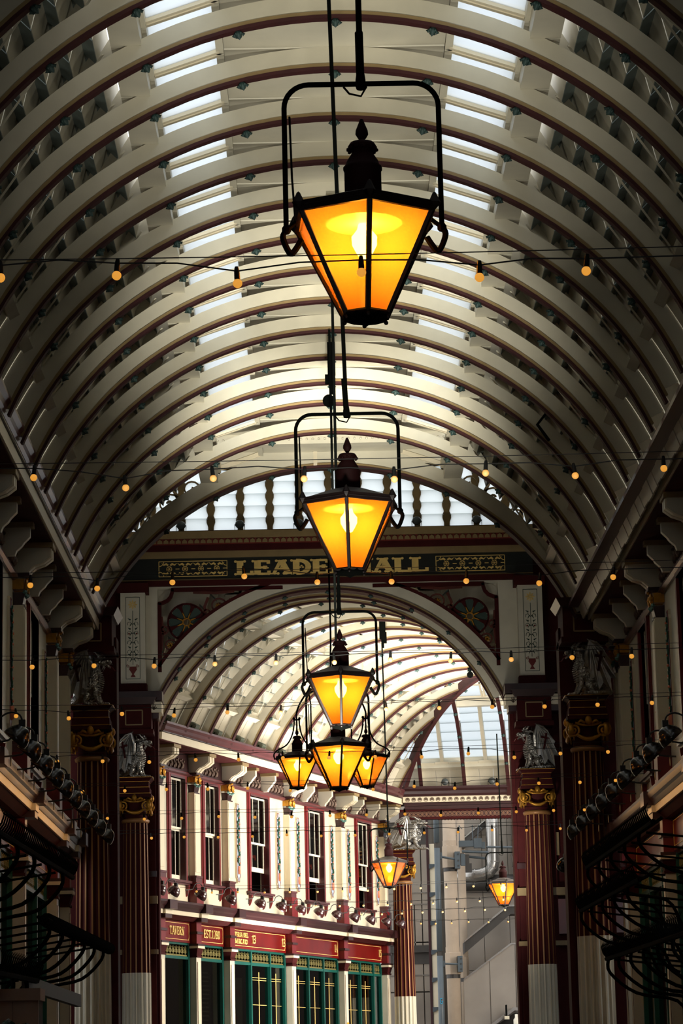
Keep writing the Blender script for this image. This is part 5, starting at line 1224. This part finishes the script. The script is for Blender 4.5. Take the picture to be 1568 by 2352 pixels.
for z in (6.30, 10.42): MB().box(-.06, .06, -.07, .07, z, z+.2).build('coupling', steeld, t)
letters('G', -.06, .06, 4.48, 4.70, -.125, cyan, t, serif=False, name='letter')
def concol(x, y, r, z0, z1, blocks, label):
    t = thing('concrete_column', label, 'column', (x, y, 0), 'concrete columns of the building beyond')
    MB().lathe([(r, z0), (r, z1)], n=20).build('shaft', concrete, t, smooth=True)
    for (a, b_) in blocks: MB().lathe([(r*1.22, a), (r*1.22, b_), (r*1.0, b_+.03)], n=8, ph=PI/8).build('collar', concrete, t); MB().lathe([(r*1.05, b_+.02), (r*1.05, b_+.22)], n=20).build('ring', concrete, t); MB().lathe([(r*1.03, a-.15), (r*1.03, a)], n=20).build('dark_joint', steeld, t)
    return t
concol(5.06, 109, .262, 0, 14, ((9.72, 10.55), (5.62, 6.45)), 'front round concrete column with angular collars')
concol(5.60, 111, .155, 0, 14, ((5.55, 6.35),), 'slimmer concrete column behind the front one')
def bolts(y, pts, t):
    for x, z in pts: MB().lathe([(.03, 0), (.03, .03)], (x, y, z), 6, ax=(0, -1, 0)).build('bolt', steeld, t)
t = thing('bracing_arm', 'upper grey bracing arm between pipe and concrete column', 'brace', (0, 108.45, 0))
MB().tube([(4.65, 0, 10.12), (5.3, 0, 10.0)], .045, 8).box(5.22, 5.42, -.1, .5, 9.65, 10.3).box(5.45, 5.62, -.05, .1, 9.75, 10.2).box(4.5, 4.72, -.4, .06, 10.0, 10.25).build('arm', bluepipe, t); bolts(-.1, [(5.35, 9.75), (5.35, 9.95), (5.35, 10.2)], t)
t = thing('bracing_arm', 'lower grey bracing arm between pipe and concrete column', 'brace', (0, 108.45, 0))
MB().tube([(4.68, 0, 6.02), (5.3, 0, 5.98)], .04, 8).box(5.22, 5.40, -.08, .5, 5.7, 6.3).box(4.5, 4.72, -.4, .06, 5.9, 6.12).build('arm', bluepipe, t); bolts(-.08, [(5.34, 5.8), (5.34, 6.0), (5.34, 6.2)], t)
t = thing('gantry', 'blue-grey window-cleaning gantry with poles and boxes', 'gantry', (0, 110, 0))
MB().box(5.47, 6.06, -.15, .15, 10.60, 10.84).build('box_beam', bluepipe, t); MB().box(6.06, 6.36, -.2, .2, 10.55, 10.92).box(6.36, 6.5, -.1, .1, 10.52, 10.78).build('motor_box', bluepipe, t)
MB().tube([(5.58, -.1, 10.42), (6.62, -.1, 10.36)], .05, 8).tube([(5.6, .1, 10.25), (6.5, .1, 10.15)], .05, 8).tube([(6.55, 0, 10.58), (7.8, 0, 10.54)], .045, 8).build('rail', bluepipe, t)
for (x, z, x2) in ((5.5, 10.84, 5.5), (6.02, 10.84, 6.02), (6.22, 10.9, 6.26)): MB().tube([(x, 0, z), (x2, 0, 11.45), (x2+.12, 0, 11.3)], .02, 5).build('pole', bluepipe, t)
MB().box(5.62, 5.75, 0, 3.1, 10.62, 10.8).box(5.42, 5.66, -.1, .15, 9.9, 10.35).box(5.66, 5.86, -.05, .1, 9.95, 10.3).box(5.7, 5.95, -.05, .1, 9.6, 9.95).build('carriage', steeld, t)
def ductobj(pts, r, label):
    t = thing('steel_duct', label, 'duct', (0, 112, 0), 'steel ventilation ducts'); P_ = [Vector(p) for p in pts]
    MB().tube(P_, r, 18).build('duct', duct, t, smooth=True)
    for i in range(1, len(P_)-1):
        d = (P_[i+1]-P_[i-1]).normalized(); MB().tube([P_[i]-d*.025, P_[i]+d*.025], r*1.04, 18).build('seam', duct, t)
    return t
ductobj([(6.93, 0, 14), (6.93, 0, 11.5), (6.91, 0, 10.15), (6.86, 0, 9.93), (6.72, 0, 9.76), (6.5, 0, 9.66), (6.2, .1, 9.63), (5.4, .2, 9.63)], .27, 'shiny steel duct bending left below the gantry')
ductobj([(7.98, .2, 14), (7.98, .2, 11.0), (7.95, .2, 10.4), (7.98, .2, 10.05), (8.15, .2, 9.75), (8.4, .2, 9.6), (9.5, .2, 9.55)], .30, 'shiny steel duct bending right beside the right column')
t = thing('horizontal_duct', 'dark horizontal duct running behind the steel ducts', 'duct', (0, 112.4, 0)); MB().tube([(5.4, 0, 9.35), (9.5, 0, 9.35)], .32, 16).build('duct', steeld, t, smooth=True)
t = thing('hanging_bucket', 'round steel bucket lamp hanging from a cross rod', 'fitting', (7.93, 110, 10.9)); MB().lathe([(.10, -.14), (.17, -.10), (.19, .14), (.12, .18)], n=14).build('bucket', duct, t, smooth=True); MB().tube([(0, 0, .18), (-.1, 0, .6)], .02, 5).tube([(-.12, 0, -.1), (.0, 0, -.4), (.12, 0, -.1)], .02, 5).build('hanger', bluepipe, t)
def slab(poly, y0, y1, m, name, label, cat='beam'):
    o = MB().prism([(u-poly[0][0], v-poly[0][1]) for u, v in poly], XZ, 0, y1-y0).build(name, m, None, loc=(poly[0][0], y0, poly[0][1])); return tag(o, label, cat)
o = slab([(5.55, 6.45), (7.38, 7.92), (10.5, 7.92), (10.5, 8.22), (7.30, 8.22), (5.55, 6.88)], 109.5, 111, steeld, 'stair_beam', 'dark diagonal beam rising to the right behind the lantern')
MB().prism([(0, .42), (1.75, 1.76), (4.9, 1.76), (4.9, 1.82), (1.72, 1.82), (0, .49)], XZ, -.06, .3).build('bright_edge', duct, o)
o = slab([(5.5, 10.6), (6.9, 11.75), (6.9, 12.0), (5.5, 10.9)], 112.2, 112.8, steeld, 'stair_beam', 'upper diagonal beam above the gantry'); MB().prism([(0, .28), (1.4, 1.40), (1.4, 1.46), (0, .34)], XZ, -.06, .2).build('bright_edge', duct, o)
t = thing('beam_end_box', 'square steel box at the top end of the diagonal beam', 'box', (7.62, 109.2, 7.42)); MB().box(0, .62, 0, .8, 0, .50).build('box', steel, t); MB().box(-.02, .64, -.04, .0, -.03, .03).build('lip', duct, t)
t = thing('steel_post', 'short round steel post under the square box', 'post', (7.83, 110, 0)); MB().lathe([(.16, 6.5), (.16, 7.5)], n=14).build('post', duct, t, smooth=True)
t = thing('stair_parapet', 'pale steel stair parapet with vertical joints', 'parapet', (0, 109, 0))
for poly in ([(5.45, 2.5), (6.43, 2.5), (6.45, 6.09), (5.45, 5.38)], [(6.48, 2.5), (7.44, 2.5), (7.45, 6.72), (7.33, 6.72), (6.48, 6.11)], [(7.49, 2.5), (9.2, 2.5), (9.2, 6.72), (7.49, 6.72)]):
    MB().prism(poly, XZ, 0, .12).build('panel', steel, t)
MB().prism([(5.45, 5.38), (7.33, 6.72), (9.2, 6.72), (9.2, 6.78), (7.31, 6.78), (5.45, 5.45)], XZ, -.04, .16).build('coping', duct, t)
o = slab([(6.40, 3.55), (7.31, 4.18), (9.0, 4.18), (9.0, 4.30), (7.28, 4.30), (6.40, 3.68)], 108.2, 108.9, duct, 'canopy_edge', 'bright canopy edge low at the right')
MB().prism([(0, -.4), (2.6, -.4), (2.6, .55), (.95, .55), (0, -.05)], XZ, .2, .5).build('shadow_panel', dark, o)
t = thing('white_canister', 'white canister low beside the right column', 'canister', (7.33, 107.4, 3.3)); MB().lathe([(.12, 0), (.12, .52), (.06, .60), (.06, .72), (.001, .73)], n=14).build('canister', white, t, smooth=True)
t = thing('canopy_lamp', 'small box lamp under the canopy edge', 'lamp', (7.0, 107.9, 3.9)); MB().box(-.09, .09, -.06, .06, -.05, .07).build('lamp_box', cream2, t); MB().box(-.02, .02, 0, .5, .0, .5).build('stem', iron, t)
t = thing('steel_column', 'slim steel post under the canopy', 'post', (7.6, 107.6, 0)); MB().lathe([(.11, 1), (.11, 4.1)], n=12).build('post', duct, t, smooth=True)
struct('wall_cross_street', MB().box(17, 17.6, 99.5, 116, 0, 14).box(32, 32.6, 60, 110, 0, 8), brick_outer)
